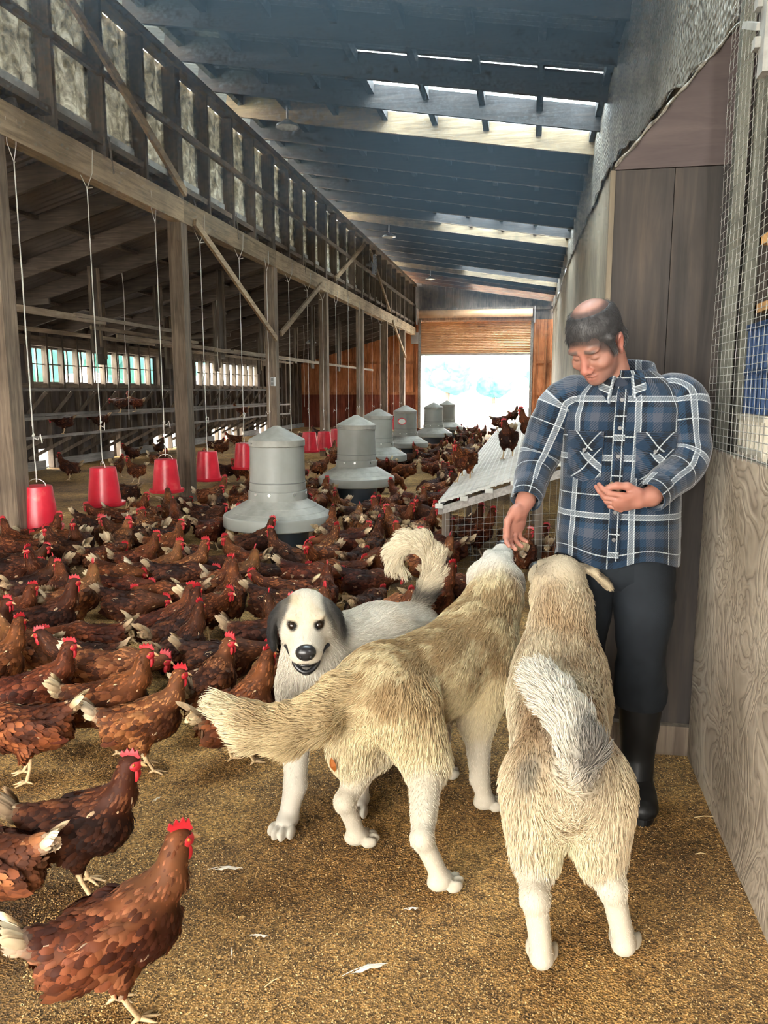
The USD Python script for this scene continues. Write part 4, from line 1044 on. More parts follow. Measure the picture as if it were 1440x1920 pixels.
for thigh, knee, hock, pw in ((A3(-.49, 2.88, .42), A3(-.52, 2.80, .28), A3(-.47, 2.97, .17), A3(-.48, 2.93, 0)), (A3(-.36, 2.92, .42), A3(-.36, 2.84, .28), A3(-.32, 3.00, .17), A3(-.33, 2.97, 0))):
    B.chain([thigh, knee], [.105, .065], k=.05, tag='thigh', comb=A3(0, .2, -1), hair=.03)
    B.chain([knee, hock], [.055, .03], k=.04, tag='leg', comb=A3(0, .1, -1), hair=.014)
    B.chain([hock, pw + A3(0, 0, .045)], [.03, .027], k=.015, tag='leg', comb=A3(0, 0, -1), hair=.008)
    paw(B, pw, (-.4, -1), .95)
tail = [A3(-.405, 2.95, .60), A3(-.375, 2.97, .67), A3(-.350, 2.97, .745), A3(-.352, 2.97, .805), A3(-.395, 2.96, .858), A3(-.458, 2.95, .862), A3(-.502, 2.94, .82), A3(-.500, 2.935, .77), A3(-.465, 2.93, .745)]
B.chain(tail, [.038, .036, .037, .038, .038, .037, .034, .028, .012], k=.015, tag='tail', hair=.036)
_ring = A3(-.43, 2.95, .80)
for q in B.p[-8:]: q['comb'] = unit(q['b'] - q['a']) + .5 * unit((q['a'] + q['b']) / 2 - _ring)
def col1(P, N, ps, w):
    n1 = meshkit.fbm(P * 9, 4, 31)[:, None]
    c = mixc(A3(.80, .74, .62), A3(.70, .60, .44), sm(n1, .5, .8) * .7 * wtag(ps, w, 'trunk', 'neck'))
    c = mixc(c, A3(.82, .70, .48), wtag(ps, w, 'tail') * .75)
    ring = wtag(ps, w, 'tail') * sm(-P[:, 2:3], -.705, -.645); c = mixc(c, A3(.035, .035, .04), ring * .95)
    L = (P - W1(0, 0, 0)) @ R1 / HS1; hd = wtag(ps, w, 'head', 'ear')
    x, y, zz = L[:, :1], np.abs(L[:, 1:2]), L[:, 2:3]
    c = mixc(c, mixc(A3(.80, .72, .58), A3(.62, .48, .28), sm(n1, .36, .60) * .9 * (1 - sm(x, .085, .13)) * sm(y, .006, .022)), hd)
    c = mixc(c, A3(.70, .58, .38), hd * sm(zz, .0, .05) * sm(x, -.01, .04) * (1 - sm(y, .015, .03)) * .35)
    patch = hd * sm(y + .25 * zz + .02 * (n1 - .5), .052, .072) * sm(.06 - x, 0, .03)
    c = mixc(c, A3(.055, .058, .062), patch * .88)
    c = mixc(c, A3(.018, .018, .02), np.clip(wtag(ps, w, 'ear') * sm(y, .066, .082), 0, 1) * .97)
    eye = sm(-np.linalg.norm(np.hstack([(x - .075) * .7, y - .037, (zz - .020) * 1.3]), axis=1, keepdims=True), -.026, -.016); c = mixc(c, A3(.012, .01, .01), eye * hd)
    lips = hd * sm(x, .055, .075) * sm(-np.abs(zz + .066 - .10 * (x - .16) * 0 + .0), -.013, -.005); c = mixc(c, A3(.015, .013, .013), lips)
    jaw = hd * sm(x, .09, .115) * sm(-zz, .070, .078); c = mixc(c, A3(.03, .028, .03), jaw * .85)
    return c
dog1, dm1 = make_dog('dog', 'white dog with black ears facing the camera, mouth open, ringed tail behind', B, .0062, col1, 34000, 31, W1, R1, HS1, width=.0020)
q = Body().cone(W1(.075, 0, -.078), .013, W1(.128, 0, -.084), .010, k=.01).mesh(.004); obj('tongue', q, plain('tongue_dark', (.10, .03, .035), .4), dog1, smooth=True)
from scipy.spatial import cKDTree
_kt = cKDTree(dm1.vertices)
def snap(p, out):
    i = _kt.query(p)[1]; return dm1.vertices[i] + dm1.vertex_normals[i] * out
_lip = [W1(.150 * math.cos(a) ** .8 if math.cos(a) > 0 else 0, .056 * math.sin(a), -.064 + .012 * abs(math.sin(a)) ** 3) for a in np.linspace(-1.32, 1.32, 25)]
_lip = np.array([snap(p, .004) for p in _lip]); _lip[1:-1] = (_lip[:-2] + 2 * _lip[1:-1] + _lip[2:]) / 4
obj('lips', MB().tube(_lip, .0062, 7), DARKWET, dog1, smooth=True, label='black lips')
_ll = np.array([W1(.146 * math.cos(a * .55), .040 * math.sin(a), -.099 + .026 * math.sin(a) ** 2) for a in np.linspace(-1.25, 1.25, 15)])
obj('lower_lip', MB().tube(_ll, [.004] + [.0085] * 13 + [.004], 8), DARKWET, dog1, smooth=True, label='black lower lip')
# ------------------------------------------------------------------ the man in the plaid shirt
PLAID = M('plaid_flannel', {}, [], surface=None) if False else None
def plaid_material():
    """Woven plaid over the mesh's st (metres): wide navy, blue-grey and black bands, white double and single lines."""
    nodes = {'u': ('uvmap', {'attribute': 'st'}), 's': ('separate_xyz', {}), 'w': ('noise_texture', {'scale': 900., 'detail': 1.})}
    links = [('u.UV', 's.vector')]
    period = .19
    nv, bk, gy, lb = (.008, .020, .040), (.004, .006, .010), (.048, .056, .075), (.012, .032, .062)
    band = [(0, nv), (.10, nv), (.105, bk), (.30, bk), (.305, nv), (.45, nv), (.455, gy), (.60, gy), (.605, lb), (.70, lb), (.705, bk), (.78, bk), (.785, nv), (1, nv)]
    x = np.linspace(0, 1, 256); L = np.zeros(256)
    for c, wd, v in ((.84, .040, .30), (.796, .008, .85), (.884, .008, .85), (.20, .010, .75)):
        L[np.abs(x - c) < wd] = v
    for ax, off in (('x', .3), ('y', .0)):
        nodes['m' + ax] = ('math', {'math_type': 'multiply_add', 'value2': 1 / period, 'value3': off + 10}); nodes['f' + ax] = ('math', {'math_type': 'fraction'})
        nodes['b' + ax] = ('rgb_ramp', {'ramp': band}); nodes['l' + ax] = ('rgb_ramp', {'ramp': [(float(p), (float(q),) * 3) for p, q in zip(x, L)]})
        links += [('s.' + ax, f'm{ax}.value1'), (f'm{ax}.value', f'f{ax}.value1'), (f'f{ax}.value', f'b{ax}.fac'), (f'f{ax}.value', f'l{ax}.fac')]
    # twill: fine diagonal threads mix the two directions
    nodes.update({'tw': ('wave_texture', {'wave_type': 'bands', 'bands_direction': 'diagonal', 'scale': 70., 'distortion': 0.}), 'bm': ('mix', {'mix_type': 'mix'}), 'la': ('math', {'math_type': 'maximum'}), 'lt': ('math', {'math_type': 'multiply_add', 'value2': .55, 'value3': .5}),
                  'lm': ('math', {'math_type': 'multiply', 'use_clamp': True}), 'wm': ('mix', {'mix_type': 'mix', 'color2': (.42, .46, .48)}), 'bp': ('bump', {'strength': .25, 'distance': .002}),
                  'p': ('principled_bsdf', {'roughness': .9, 'sheen_weight': .25, 'specular_ior_level': .15})})
    links += [('u.UV', 'tw.vector'), ('tw.fac', 'bm.fac'), ('bx.color', 'bm.color1'), ('by.color', 'bm.color2'), ('lx.color', 'la.value1'), ('ly.color', 'la.value2'), ('tw.fac', 'lt.value1'), ('la.value', 'lm.value1'), ('lt.value', 'lm.value2'),
              ('lm.value', 'wm.fac'), ('bm.color', 'wm.color1'), ('wm.color', 'p.base_color'), ('tw.fac', 'bp.height'), ('bp.normal', 'p.normal')]
    return M('plaid_flannel', nodes, links)
PLAID = plaid_material()
TROUSER = mottled('dark_work_trousers', [(.3, (.005, .0075, .011)), (.7, (.011, .015, .020))], 8., .85, .3, bscale=300, bdist=.002)
RUBBER = mottled('black_rubber_boot', [(.35, (.006, .0065, .007)), (.6, (.010, .011, .012)), (.74, (.045, .042, .036))], 5., .45, .1, detail=8.)
TEE = plain('navy_tshirt', (.012, .018, .032), .9)
SKIN = M('skin', {'a': ('attribute', {'attribute': 'Col'}), 'p': ('principled_bsdf', {'roughness': .5, 'subsurface_weight': .12, 'subsurface_radius': (1., .35, .2), 'subsurface_scale': .006, 'specular_ior_level': .35})}, [('a.color', 'p.base_color'), ('a.color', 'p.subsurface_radius')][:1])
HAIRM = SKINCOL('dark_grey_hair', .55)
BUTTON = plain('dark_button', (.02, .02, .022), .35)

man = thing('person', 'balding man in a blue plaid shirt and rubber boots, feeding a dog by hand', 'person')
YAW = math.radians(-11)                                    # he is turned a little towards the left of the picture
MB_AT = A3(.315, 2.735, 0)
FW = A3(math.sin(YAW), -math.cos(YAW), 0); LF = A3(math.cos(YAW), math.sin(YAW), 0)      # chest direction, and his left (picture right)
def Bd(s, f, z): return MB_AT + LF * s + FW * f + A3(0, 0, z)
SHR, ELR, WRR = A3(.125, 2.78, 1.425), A3(.035, 2.77, 1.20), A3(.000, 2.635, 1.085)
SHL, ELL, WRL = A3(.500, 2.735, 1.435), A3(.520, 2.655, 1.225), A3(.385, 2.50, 1.125)
HC, HFW, HUP = A3(.210, 2.655, 1.608), A3(-.44, -.62, -.65), A3(-.36, -.48, .80)
HR = frame(HFW, HUP)
def HW(x, y, z): return HC + HR @ A3(x, y, z)
mnb = Body()
# trunk and limbs under the clothes
mnb.chain([Bd(0, 0, .95), Bd(0, .0, 1.15), Bd(0, -.01, 1.34)], [.10, .10, .09], k=.04)
mnb.cone(Bd(-.12, 0, 1.40), .045, Bd(.12, 0, 1.40), .045, k=.03)
mnb.cone(Bd(0, -.015, 1.40), .050, HW(-.035, 0, -.06), .054, k=.02, tag='neck')
for a, b, c in ((SHR, ELR, WRR), (SHL, ELL, WRL)):
    mnb.chain([a, b, c], [.05, .042, .029], k=.03, tag='arm')
for s, kf in ((-.085, .02), (.085, .03)):
    mnb.chain([Bd(s, 0, .90), Bd(s * 1.05, kf, .50), Bd(s * 1.1, 0, .12)], [.085, .058, .04], k=.03)
# head
mnb.ball(HW(-.012, 0, .045), [.098, .079, .088], R=HR, k=.02, tag='head')
mnb.ball(HW(.028, 0, -.02), [.066, .066, .092], R=HR, k=.02, tag='head')
mnb.ball(HW(.040, 0, -.075), [.052, .054, .042], R=HR, k=.02, tag='head')
mnb.ball(HW(.072, 0, -.096), [.026, .026, .020], R=HR, k=.02, tag='head')
for e in (-1, 1):
    mnb.ball(HW(.062, e * .042, -.032), [.030, .024, .022], R=HR, k=.018, tag='head')
    mnb.ball(HW(.078, e * .030, .024), [.020, .026, .010], R=HR, k=.012, tag='brow')
    mnb.ball(HW(.092, e * .032, -.001), [.016, .019, .012], R=HR, k=.010, tag='head', sub=True)
    mnb.ball(HW(.074, e * .032, -.002), [.0145, .0165, .0125], R=HR, k=.004, tag='head')
    mnb.cone(HW(.086, e * .018, -.006), .001, HW(.0875, e * .046, -.008), .001, k=.003, tag='lash')
    # ears
    ec = HW(-.008, e * .079, -.012); ER = frame(HR @ A3(.97, e * .25, .12), HR @ A3(-.1, e * .25, 1))
    mnb.ball(ec, [.020, .010, .034], R=ER, k=.008, tag='ear')
    mnb.ball(HW(.0, e * .086, -.012), [.010, .008, .020], R=ER, k=.006, tag='ear', sub=True)
    mnb.ball(HW(.002, e * .078, -.040), [.009, .007, .010], R=ER, k=.006, tag='ear')
mnb.cone(HW(.086, 0, .012), .010, HW(.109, 0, -.032), .0115, k=.012, tag='nose')
mnb.ball(HW(.110, 0, -.037), [.013, .0135, .010], R=HR, k=.008, tag='nose')
for e in (-1, 1): mnb.ball(HW(.101, e * .014, -.042), [.012, .009, .009], R=HR, k=.006, tag='nose')
mnb.ball(HW(.090, 0, -.066), [.012, .022, .0065], R=HR, k=.007, tag='lip'); mnb.ball(HW(.088, 0, -.078), [.012, .020, .0075], R=HR, k=.007, tag='lip')
mnb.ball(HW(.105, 0, -.0722), [.010, .017, .0014], R=HR, k=.003, tag='lip', sub=True)
# hands: palm, four jointed fingers and a thumb each
def hand(wr, pc, fdir, across, normal, curls, thumb, lens=(.044, .026, .021), r0=.0092, spread=.021):
    """pc: palm centre; fdir along the fingers, across towards the thumb side, normal out of the palm's inner face."""
    f, a, n = unit(fdir), unit(across), unit(normal); R = np.stack([f, a, n], 1)
    mnb.cone(wr, .028, pc - f * .03, .027, k=.02, tag='hand')
    mnb.ball(pc, [.052, .041, .0175], R=R, k=.014, tag='hand'); mnb.ball(pc - f * .02 + a * .022 + n * .008, [.030, .018, .017], R=R, k=.012, tag='hand')
    nails = []
    for i, (o, sc) in enumerate(((.031, .95), (.0105, 1.05), (-.0105, .98), (-.031, .80))):
        p = pc + f * (.042 - .004 * abs(i - 1)) + a * o; d = unit(f + a * o * 1.2); c = curls[i]
        pts, rr = [p - d * .012], [r0 * 1.08]
        for j, L in enumerate(lens):
            ang = c[j]; d = unit(d * math.cos(ang) + np.cross(np.cross(d, n), d) * math.sin(ang)) if abs(ang) > 1e-6 else d
            q = pts[-1] + d * L * sc; pts.append(q); rr.append(r0 * (1 - .09 * (j + 1)) * (sc * .35 + .65))
        mnb.chain(pts, rr, k=.004, tag='hand'); nails.append((pts[-1], unit(pts[-1] - pts[-2]), n))
    p = pc - f * .024 + a * .030 + n * .004; pts = [p] + [p + x for x in np.cumsum([unit(t) * l for t, l in zip(thumb, (.040, .030, .024))], 0)]
    mnb.chain(pts, [.0150, .0122, .0108, .0088], k=.007, tag='hand'); nails.append((pts[-1], unit(pts[-1] - pts[-2]), n))
    return nails
NR = hand(WRR, A3(-.030, 2.595, 1.020), (-.34, -.22, -.90), (-.62, -.70, .35), (.62, -.72, .05),
          [(.35, .5, .4), (.45, .6, .4), (.55, .7, .4), (.65, .8, .4)], ((-.45, -.45, -.7), (-.1, -.25, -.95), (.15, -.1, -1)))
NL = hand(WRL, A3(.315, 2.475, 1.110), (-.92, -.28, -.12), (.05, -.55, .80), (-.30, .72, .62),
          [(.35, .75, .5), (.45, .85, .5), (.55, .95, .5), (.65, 1.0, .5)], ((-.8, -.25, .45), (-.95, -.1, .05), (-.95, .15, -.2)))
mesh_man = mnb.mesh(.0042)
ps, w = mnb.weights(mesh_man.vertices, .006)
Pm = mesh_man.vertices; Lh = (Pm - HC) @ HR
n1 = meshkit.fbm(Pm * 30, 4, 3)[:, None]; n2 = meshkit.fbm(Pm * 90, 3, 6)[:, None]
c = mixc(A3(.235, .105, .075), A3(.29, .145, .105), n1)
c = mixc(c, A3(.36, .12, .09), np.clip(wtag(ps, w, 'nose', 'ear') * .6 + wtag(ps, w, 'hand') * .25, 0, 1))
c = mixc(c, A3(.27, .085, .07), wtag(ps, w, 'lip') * .6)
hd = wtag(ps, w, 'head', 'brow', 'nose', 'lip')
beard = hd * sm(-Lh[:, 2:3], .045, .075) * sm(Lh[:, :1], -.03, .02); c = mixc(c, A3(.14, .085, .07), beard * (.30 + .25 * n2) * (1 - wtag(ps, w, 'lip')))
brow = sm(-np.abs(Lh[:, 2:3] - .026 + .06 * (np.abs(Lh[:, 1:2]) - .03)), -.008, -.003) * sm(np.abs(Lh[:, 1:2]), .010, .016) * sm(-np.abs(Lh[:, 1:2]), -.056, -.046) * sm(Lh[:, :1], .06, .07); c = mixc(c, A3(.06, .045, .04), brow * .9)
c = mixc(c, A3(.07, .045, .04), wtag(ps, w, 'lash') * .8)
# nails
m = []
for p, d, n in NR + NL:
    q = trimesh.creation.icosphere(2, 1.0); q.apply_scale([.007, .0055, .0022]); T = np.eye(4); T[:3, :3] = frame(d, -n); T[:3, 3] = p - n * .0062 - d * .001; q.apply_transform(T); m.append(q)
for q in m: obj('fingernail', q, plain('nail', (.40, .22, .17), .3) if 'NAILM' not in globals() else NAILM, man, smooth=True); NAILM = UsdShade.Material.Get(stage, '/World/Looks/nail')
# hair: a short fringe round the bald crown, a thin shell of its own and fine strands
hb = Body()
hb.ball(HW(-.014, 0, .045), [.1005, .0815, .0900], R=HR, k=.01, tag='hair')
hb.ball(HW(-.045, 0, -.02), [.065, .076, .06], R=HR, k=.02, tag='hair')
for e in (-1, 1): hb.cone(HW(.030, e * .071, .03), .014, HW(.024, e * .0725, -.028), .007, k=.01, tag='hair')
hb.ball(HW(.122, 0, -.01), [.076, .12, .078], R=HR, k=.008, sub=True)
for e in (-1, 1): hb.ball(HW(.100, e * .058, .040), [.036, .026, .05], R=HR, k=.01, sub=True)
hb.ball(HW(-.050, 0, .140), [.082, .066, .052], R=HR, k=.022, sub=True)
hb.ball(HW(-.02, 0, .0), [.085, .073, .086], R=HR, k=.002, sub=True)
hb.ball(HW(.0, 0, -.14), [.2, .2, .08], R=HR, k=.006, sub=True)
for e in (-1, 1): hb.ball(HW(-.004, e * .09, -.012), [.024, .03, .036], R=HR, k=.006, sub=True)
hm = hb.mesh(.0042)
hcol = mixc(A3(.020, .019, .020), A3(.045, .044, .046), sm(meshkit.fbm(hm.vertices * 60, 3, 4)[:, None], .45, .7))
from scipy.spatial import cKDTree
_hd = cKDTree(hm.vertices).query(Pm, distance_upper_bound=.03)[0][:, None]
c = mixc(c, A3(.035, .030, .030), (1 - sm(_hd, .004, .020)) * .85)          # stubble and thin hair at the edge of the fringe
obj('body', mesh_man, SKIN, man, smooth=True, col=np.clip(c, 0, 1))
hair = obj('hair', hm, HAIRM, man, smooth=True, col=hcol)
for q in hb.p: q['comb'] = HR @ A3(.2, 0, -1); q['hair'] = .016
fur('hair_strands', hm, hair, HAIRM, hb, 8000, lambda P, N, ps, w: mixc(A3(.016, .016, .018), A3(.16, .16, .165), (np.sin(P[:, :1] * 3000) > .35) * sm(-((P - HC) @ HR)[:, 2:3], -.03, .04)), 5, .22, .0013)

# clothes: lofted rings with their own cloth coordinates
def loft(rings, nu=72, closed_ends=False, fold=0.0, seed=1, fs=9., stretch=1.0):
    """rings: (centre, axis a, axis b, exponent). Returns vertices, faces, uv in metres of cloth."""
    V, U = [], []; vlen = 0; prev = None
    th = np.linspace(-np.pi, np.pi, nu + 1)
    per = None
    for c, a, b, ex in rings:
        c = np.asarray(c, float)
        ct, st = np.cos(th), np.sin(th)
        x = np.sign(ct) * np.abs(ct) ** (2 / ex); y = np.sign(st) * np.abs(st) ** (2 / ex)
        r = c + x[:, None] * np.asarray(a) + y[:, None] * np.asarray(b)
        if prev is not None: vlen += np.linalg.norm(c - prev)
        prev = c; V.append(r); U.append(np.stack([th, np.full(nu + 1, vlen)], 1))
    V = np.array(V); U = np.array(U)
    seg = np.linalg.norm(np.diff(V, axis=1), axis=2).mean(0); s = np.concatenate([[0], np.cumsum(seg)]); s -= s[np.argmin(np.abs(th + np.pi / 2))]
    U[..., 0] = s[None, :] * stretch
    n = len(rings); i, j = np.meshgrid(np.arange(n - 1), np.arange(nu), indexing='ij'); W_ = nu + 1
    q = np.stack([i * W_ + j, i * W_ + j + 1, (i + 1) * W_ + j + 1, (i + 1) * W_ + j], -1).reshape(-1, 4)
    v = V.reshape(-1, 3); f = np.vstack([q[:, [0, 1, 2]], q[:, [0, 2, 3]]])
    if fold:
        cen = np.repeat(np.array([r[0] for r in rings]), W_, 0); out = unit(v - cen)
        d = fold * ((meshkit.fbm(v * A3(fs, fs, fs * .55), 4, seed) - .5) * 2 + .7 * np.sin(v[:, 2] * 46 + 5 * meshkit.noise(v * 6, seed) * 2 + v[:, 0] * 22) * (meshkit.noise(v * 7, seed + 3) - .35))
        v = v + out * d[:, None]; v = v.reshape(n, W_, 3); v[:, -1] = v[:, 0]; v = v.reshape(-1, 3)
    return v, f, U.reshape(-1, 2)
def interp_rings(keys, n):
    """keys: (t, centre, a, b, ex) -> n rings smoothly between them."""
    t = np.array([k[0] for k in keys], float); q = np.linspace(t[0], t[-1], n)
    from scipy.interpolate import PchipInterpolator as PI
    C, Aa, Bb, E = (PI(t, np.array([k[i] for k in keys], float))(q) for i in (1, 2, 3, 4))
    return list(zip(C, Aa, Bb, E))
def torso_keys(grow=0.0, z0=.885):
    K = []
    for z, hw, hd, f in ((z0, .208, .160, .010), (.95, .205, .157, .012), (1.05, .200, .150, .016), (1.15, .198, .146, .016), (1.25, .202, .142, .008), (1.34, .203, .132, .0), (1.40, .196, .116, -.006), (1.445, .178, .100, -.012), (1.475, .148, .088, -.016), (1.50, .110, .080, -.016), (1.515, .090, .078, -.014)):
        K.append((z, Bd(0, f, z), LF * (hw + grow), FW * (hd + grow), 2.35))
    return K
rings = interp_rings(torso_keys(), 110)
v, f, uv = loft(rings, 140, fold=.0085, seed=4, fs=7)
# the hem hangs in shallow waves, lower at the back
wv = np.clip((1.0 - v[:, 2]) / .12, 0, 1); v[:, 2] -= wv * .018 * np.sin(np.arctan2((v - MB_AT) @ FW, (v - MB_AT) @ LF) * 4 + 1.0)
shirt = thing('shirt', 'blue and white plaid flannel shirt', None, parent=man)
obj('shirt_body', (v, f), PLAID, shirt, smooth=True, uv=uv)
def sleeve(a, b, c, seed, r=(.088, .076, .070, .058, .047)):
    inn = unit(Bd(0, 0, 1.40) - a)
    path = [a + inn * .105 + A3(0, 0, .012), a + inn * .045 + A3(0, 0, .010), a + (b - a) * .10, a + (b - a) * .40, b + (a - b) * .15, b + (c - b) * .18, b + (c - b) * .58, c + (b - c) * .02]
    rad = [.050, .070, .080, .080, .073, .067, .058, .049]
    t = np.linspace(0, 1, 8); q = np.linspace(0, 1, 76)
    from scipy.interpolate import PchipInterpolator as PI
    P = PI(t, np.array(path))(q); R_ = PI(t, np.array(rad))(q)
    for _ in range(3): P[1:-1] = (P[:-2] + 2 * P[1:-1] + P[2:]) / 4
    T = unit(np.gradient(P, axis=0)); s1 = unit(np.cross(T, FW + A3(0, 0, .3))); s2 = np.cross(s1, T)
    return loft([(p, x * rr, y * rr, 2.0) for p, x, y, rr in zip(P, s1, s2, R_)], 64, fold=.0095, seed=seed, fs=11)
for nm, a, b, c_, sd in (('sleeve', SHR, ELR, WRR, 7), ('sleeve', SHL, ELL, WRL, 9)):
    v, f, uv = sleeve(a, b, c_, sd); obj(nm, (v, f), PLAID, shirt, smooth=True, uv=uv + A3(.05, .03)[:2] if False else uv + np.array([.05, .03]))
    T = unit(c_ - b); s1 = unit(np.cross(T, FW)); s2 = np.cross(s1, T)
    rg = [(c_ + T * x, s1 * r, s2 * r, 2.0) for x, r in ((-.055, .050), (-.055, .055), (-.03, .0545), (.004, .052), (.008, .049), (.004, .044), (-.02, .043))]
    v, f, uv = loft(rg, 40, fold=.002, seed=sd); obj('cuff', (v, f), PLAID, shirt, smooth=True, uv=uv)
# collar: two standing and folded leaves
def collar(side):
    pts, uvs = [], []
    n = 22
    for i in range(n + 1):
        t = i / n; ang = math.radians(90 + side * (180 - 165 * t))       # from the nape round to the front
        ring = lambda r1, r2, z: Bd(r1 * math.cos(ang), -.012 + r2 * math.sin(ang), z)
        drop = .010 * t; tip = .030 * t ** 3
        rows = [ring(.092, .082, 1.505 - .035 * t ** 2), ring(.086, .082, 1.550 - drop - .050 * t ** 2), ring(.092, .088, 1.557 - drop - .052 * t ** 2), ring(.112 + tip * .4, .108 + tip * .3, 1.505 - drop - tip - .030 * t), ring(.117 + tip * .5, .112 + tip * .4, 1.492 - drop - tip * 1.5 - .032 * t)]
        pts += rows; uvs += [(t * .22, x) for x in (0, .04, .048, .10, .115)]
    i, j = np.meshgrid(np.arange(n), np.arange(4), indexing='ij'); q = np.stack([i * 5 + j, i * 5 + j + 1, (i + 1) * 5 + j + 1, (i + 1) * 5 + j], -1).reshape(-1, 4)
    v = np.array(pts); return v, q, np.array(uvs) + .26
for s in (-1, 1):
    v, f, uv = collar(s); obj('collar', (v, f), PLAID, shirt, smooth=True, uv=uv)
# a surface point on the front of the shirt
def front(s, z, out=.004):
    ks = torso_keys(); zz = np.array([k[0] for k in ks]); hw = np.interp(z, zz, [np.linalg.norm(k[2]) for k in ks]); hd = np.interp(z, zz, [np.linalg.norm(k[3]) for k in ks]); f0 = np.interp(z, zz, (.010, .012, .016, .016, .008, 0, -.006, -.012, -.016, -.016, -.014))
    x = min(abs(s) / hw, .98); return Bd(s, f0 + hd * (1 - x ** 2.35) ** (1 / 2.35) + out, z)
def patch(outline_fn, nu, nv, uvf, thick=.004):
    V = np.array([[outline_fn(i / nu, j / nv) for j in range(nv + 1)] for i in range(nu + 1)])
    uv = np.array([[uvf(i / nu, j / nv) for j in range(nv + 1)] for i in range(nu + 1)]).reshape(-1, 2)
    i, j = np.meshgrid(np.arange(nu), np.arange(nv), indexing='ij'); w_ = nv + 1
    q = np.stack([i * w_ + j, (i + 1) * w_ + j, (i + 1) * w_ + j + 1, i * w_ + j + 1], -1).reshape(-1, 4)
    V = V.reshape(-1, 3); n = len(V); back = V - FW * thick
    edge = [k * w_ for k in range(nu + 1)] + [nu * w_ + k for k in range(1, nv + 1)] + [k * w_ + nv for k in range(nu - 1, -1, -1)] + [k for k in range(nv - 1, 0, -1)]
    e = np.array(edge); e2 = np.roll(e, -1); side = np.stack([e, e + n, e2 + n, e2], 1)
    return np.vstack([V, back]), np.vstack([q, side, q[:, ::-1] + n]), np.vstack([uv, uv])
v, f, uv = patch(lambda a, b: front(-.014 + .034 * a, .90 + .555 * b, .007), 4, 60, lambda a, b: (.034 * a + .145, .9 + .555 * b)); obj('placket', (v, f), PLAID, shirt, smooth=30 and False, uv=uv)
for z in (1.42, 1.33, 1.24, 1.15, 1.06, .97):
    m = trimesh.creation.cylinder(.0065, .003, sections=14); T = np.eye(4); T[:3, :3] = frame(LF, FW); T[:3, 3] = front(.003, z, .009); m.apply_transform(T); obj('button', m, BUTTON, shirt, smooth=30)
for s in (-.105, .115):
    r45 = lambda a, b: (.7 * (a * .12 + b * .14), .7 * (b * .14 - a * .12) + .05)
    v, f, uv = patch(lambda a, b: front(s - .058 + .116 * a, 1.175 + .13 * b - .022 * (1 - b) * (1 - abs(2 * a - 1)), .010), 10, 12, r45, .008); obj('chest_pocket', (v, f), PLAID, shirt, uv=uv)
    v, f, uv = patch(lambda a, b: front(s - .060 + .120 * a, 1.268 + .050 * b - .020 * (1 - b) * (1 - abs(2 * a - 1)), .018), 10, 6, lambda a, b: r45(a + .5, b * .4 + .7), .006); obj('pocket_flap', (v, f), PLAID, shirt, uv=uv)
    m = trimesh.creation.cylinder(.006, .003, sections=12); T = np.eye(4); T[:3, :3] = frame(LF, FW); T[:3, 3] = front(s, 1.258, .020); m.apply_transform(T); obj('button', m, BUTTON, shirt, smooth=30)
# t-shirt neck
rg = [(Bd(0, -.010, 1.42), LF * .125, FW * .098, 2.2), (Bd(0, -.010, 1.465), LF * .098, FW * .086, 2.2), (Bd(0, -.010, 1.495), LF * .078, FW * .074, 2.2), (Bd(0, -.008, 1.508), LF * .072, FW * .070, 2.2), (Bd(0, -.008, 1.50), LF * .066, FW * .064, 2.2)]
v, f, uv = loft(rg, 48); obj('tshirt_neck', (v, f), TEE, man, smooth=True)
# trousers and boots
tr = thing('trousers', 'dark work trousers', None, parent=man)
rg = [(Bd(0, .0, z), LF * a, FW * b, 2.2) for z, a, b in ((1.02, .165, .125), (.95, .175, .135), (.88, .185, .140), (.82, .175, .130), (.78, .13, .10), (.765, .05, .05))]
v, f, uv = loft(rg[::-1], 56, fold=.004, seed=3); obj('trouser_seat', (v, f), TROUSER, tr, smooth=True)
KN = {}
for s, kf, ft in ((-.095, .035, (-.105, .0)), (.095, .045, (.105, .02))):
    keys = [(0, Bd(s * .55, .0, 1.0), LF * .125, FW * .140, 2.2), (.12, Bd(s * .75, .0, .90), LF * .120, FW * .135, 2.2), (.3, Bd(s * .98, .010, .76), LF * .102, FW * .112, 2.1), (.6, Bd(s * 1.05, kf, .54), LF * .083, FW * .090, 2.1), (.75, Bd(s * 1.07, kf * .8, .47), LF * .086, FW * .092, 2.1), (.88, Bd(s * 1.08, .02, .41), LF * .092, FW * .096, 2.1), (1, Bd(s * 1.08, .015, .365), LF * .084, FW * .088, 2.1)]
    v, f, uv = loft(interp_rings(keys, 80), 56, fold=.012, seed=int(40 + 100 * s), fs=8); obj('trouser_leg', (v, f), TROUSER, tr, smooth=True)
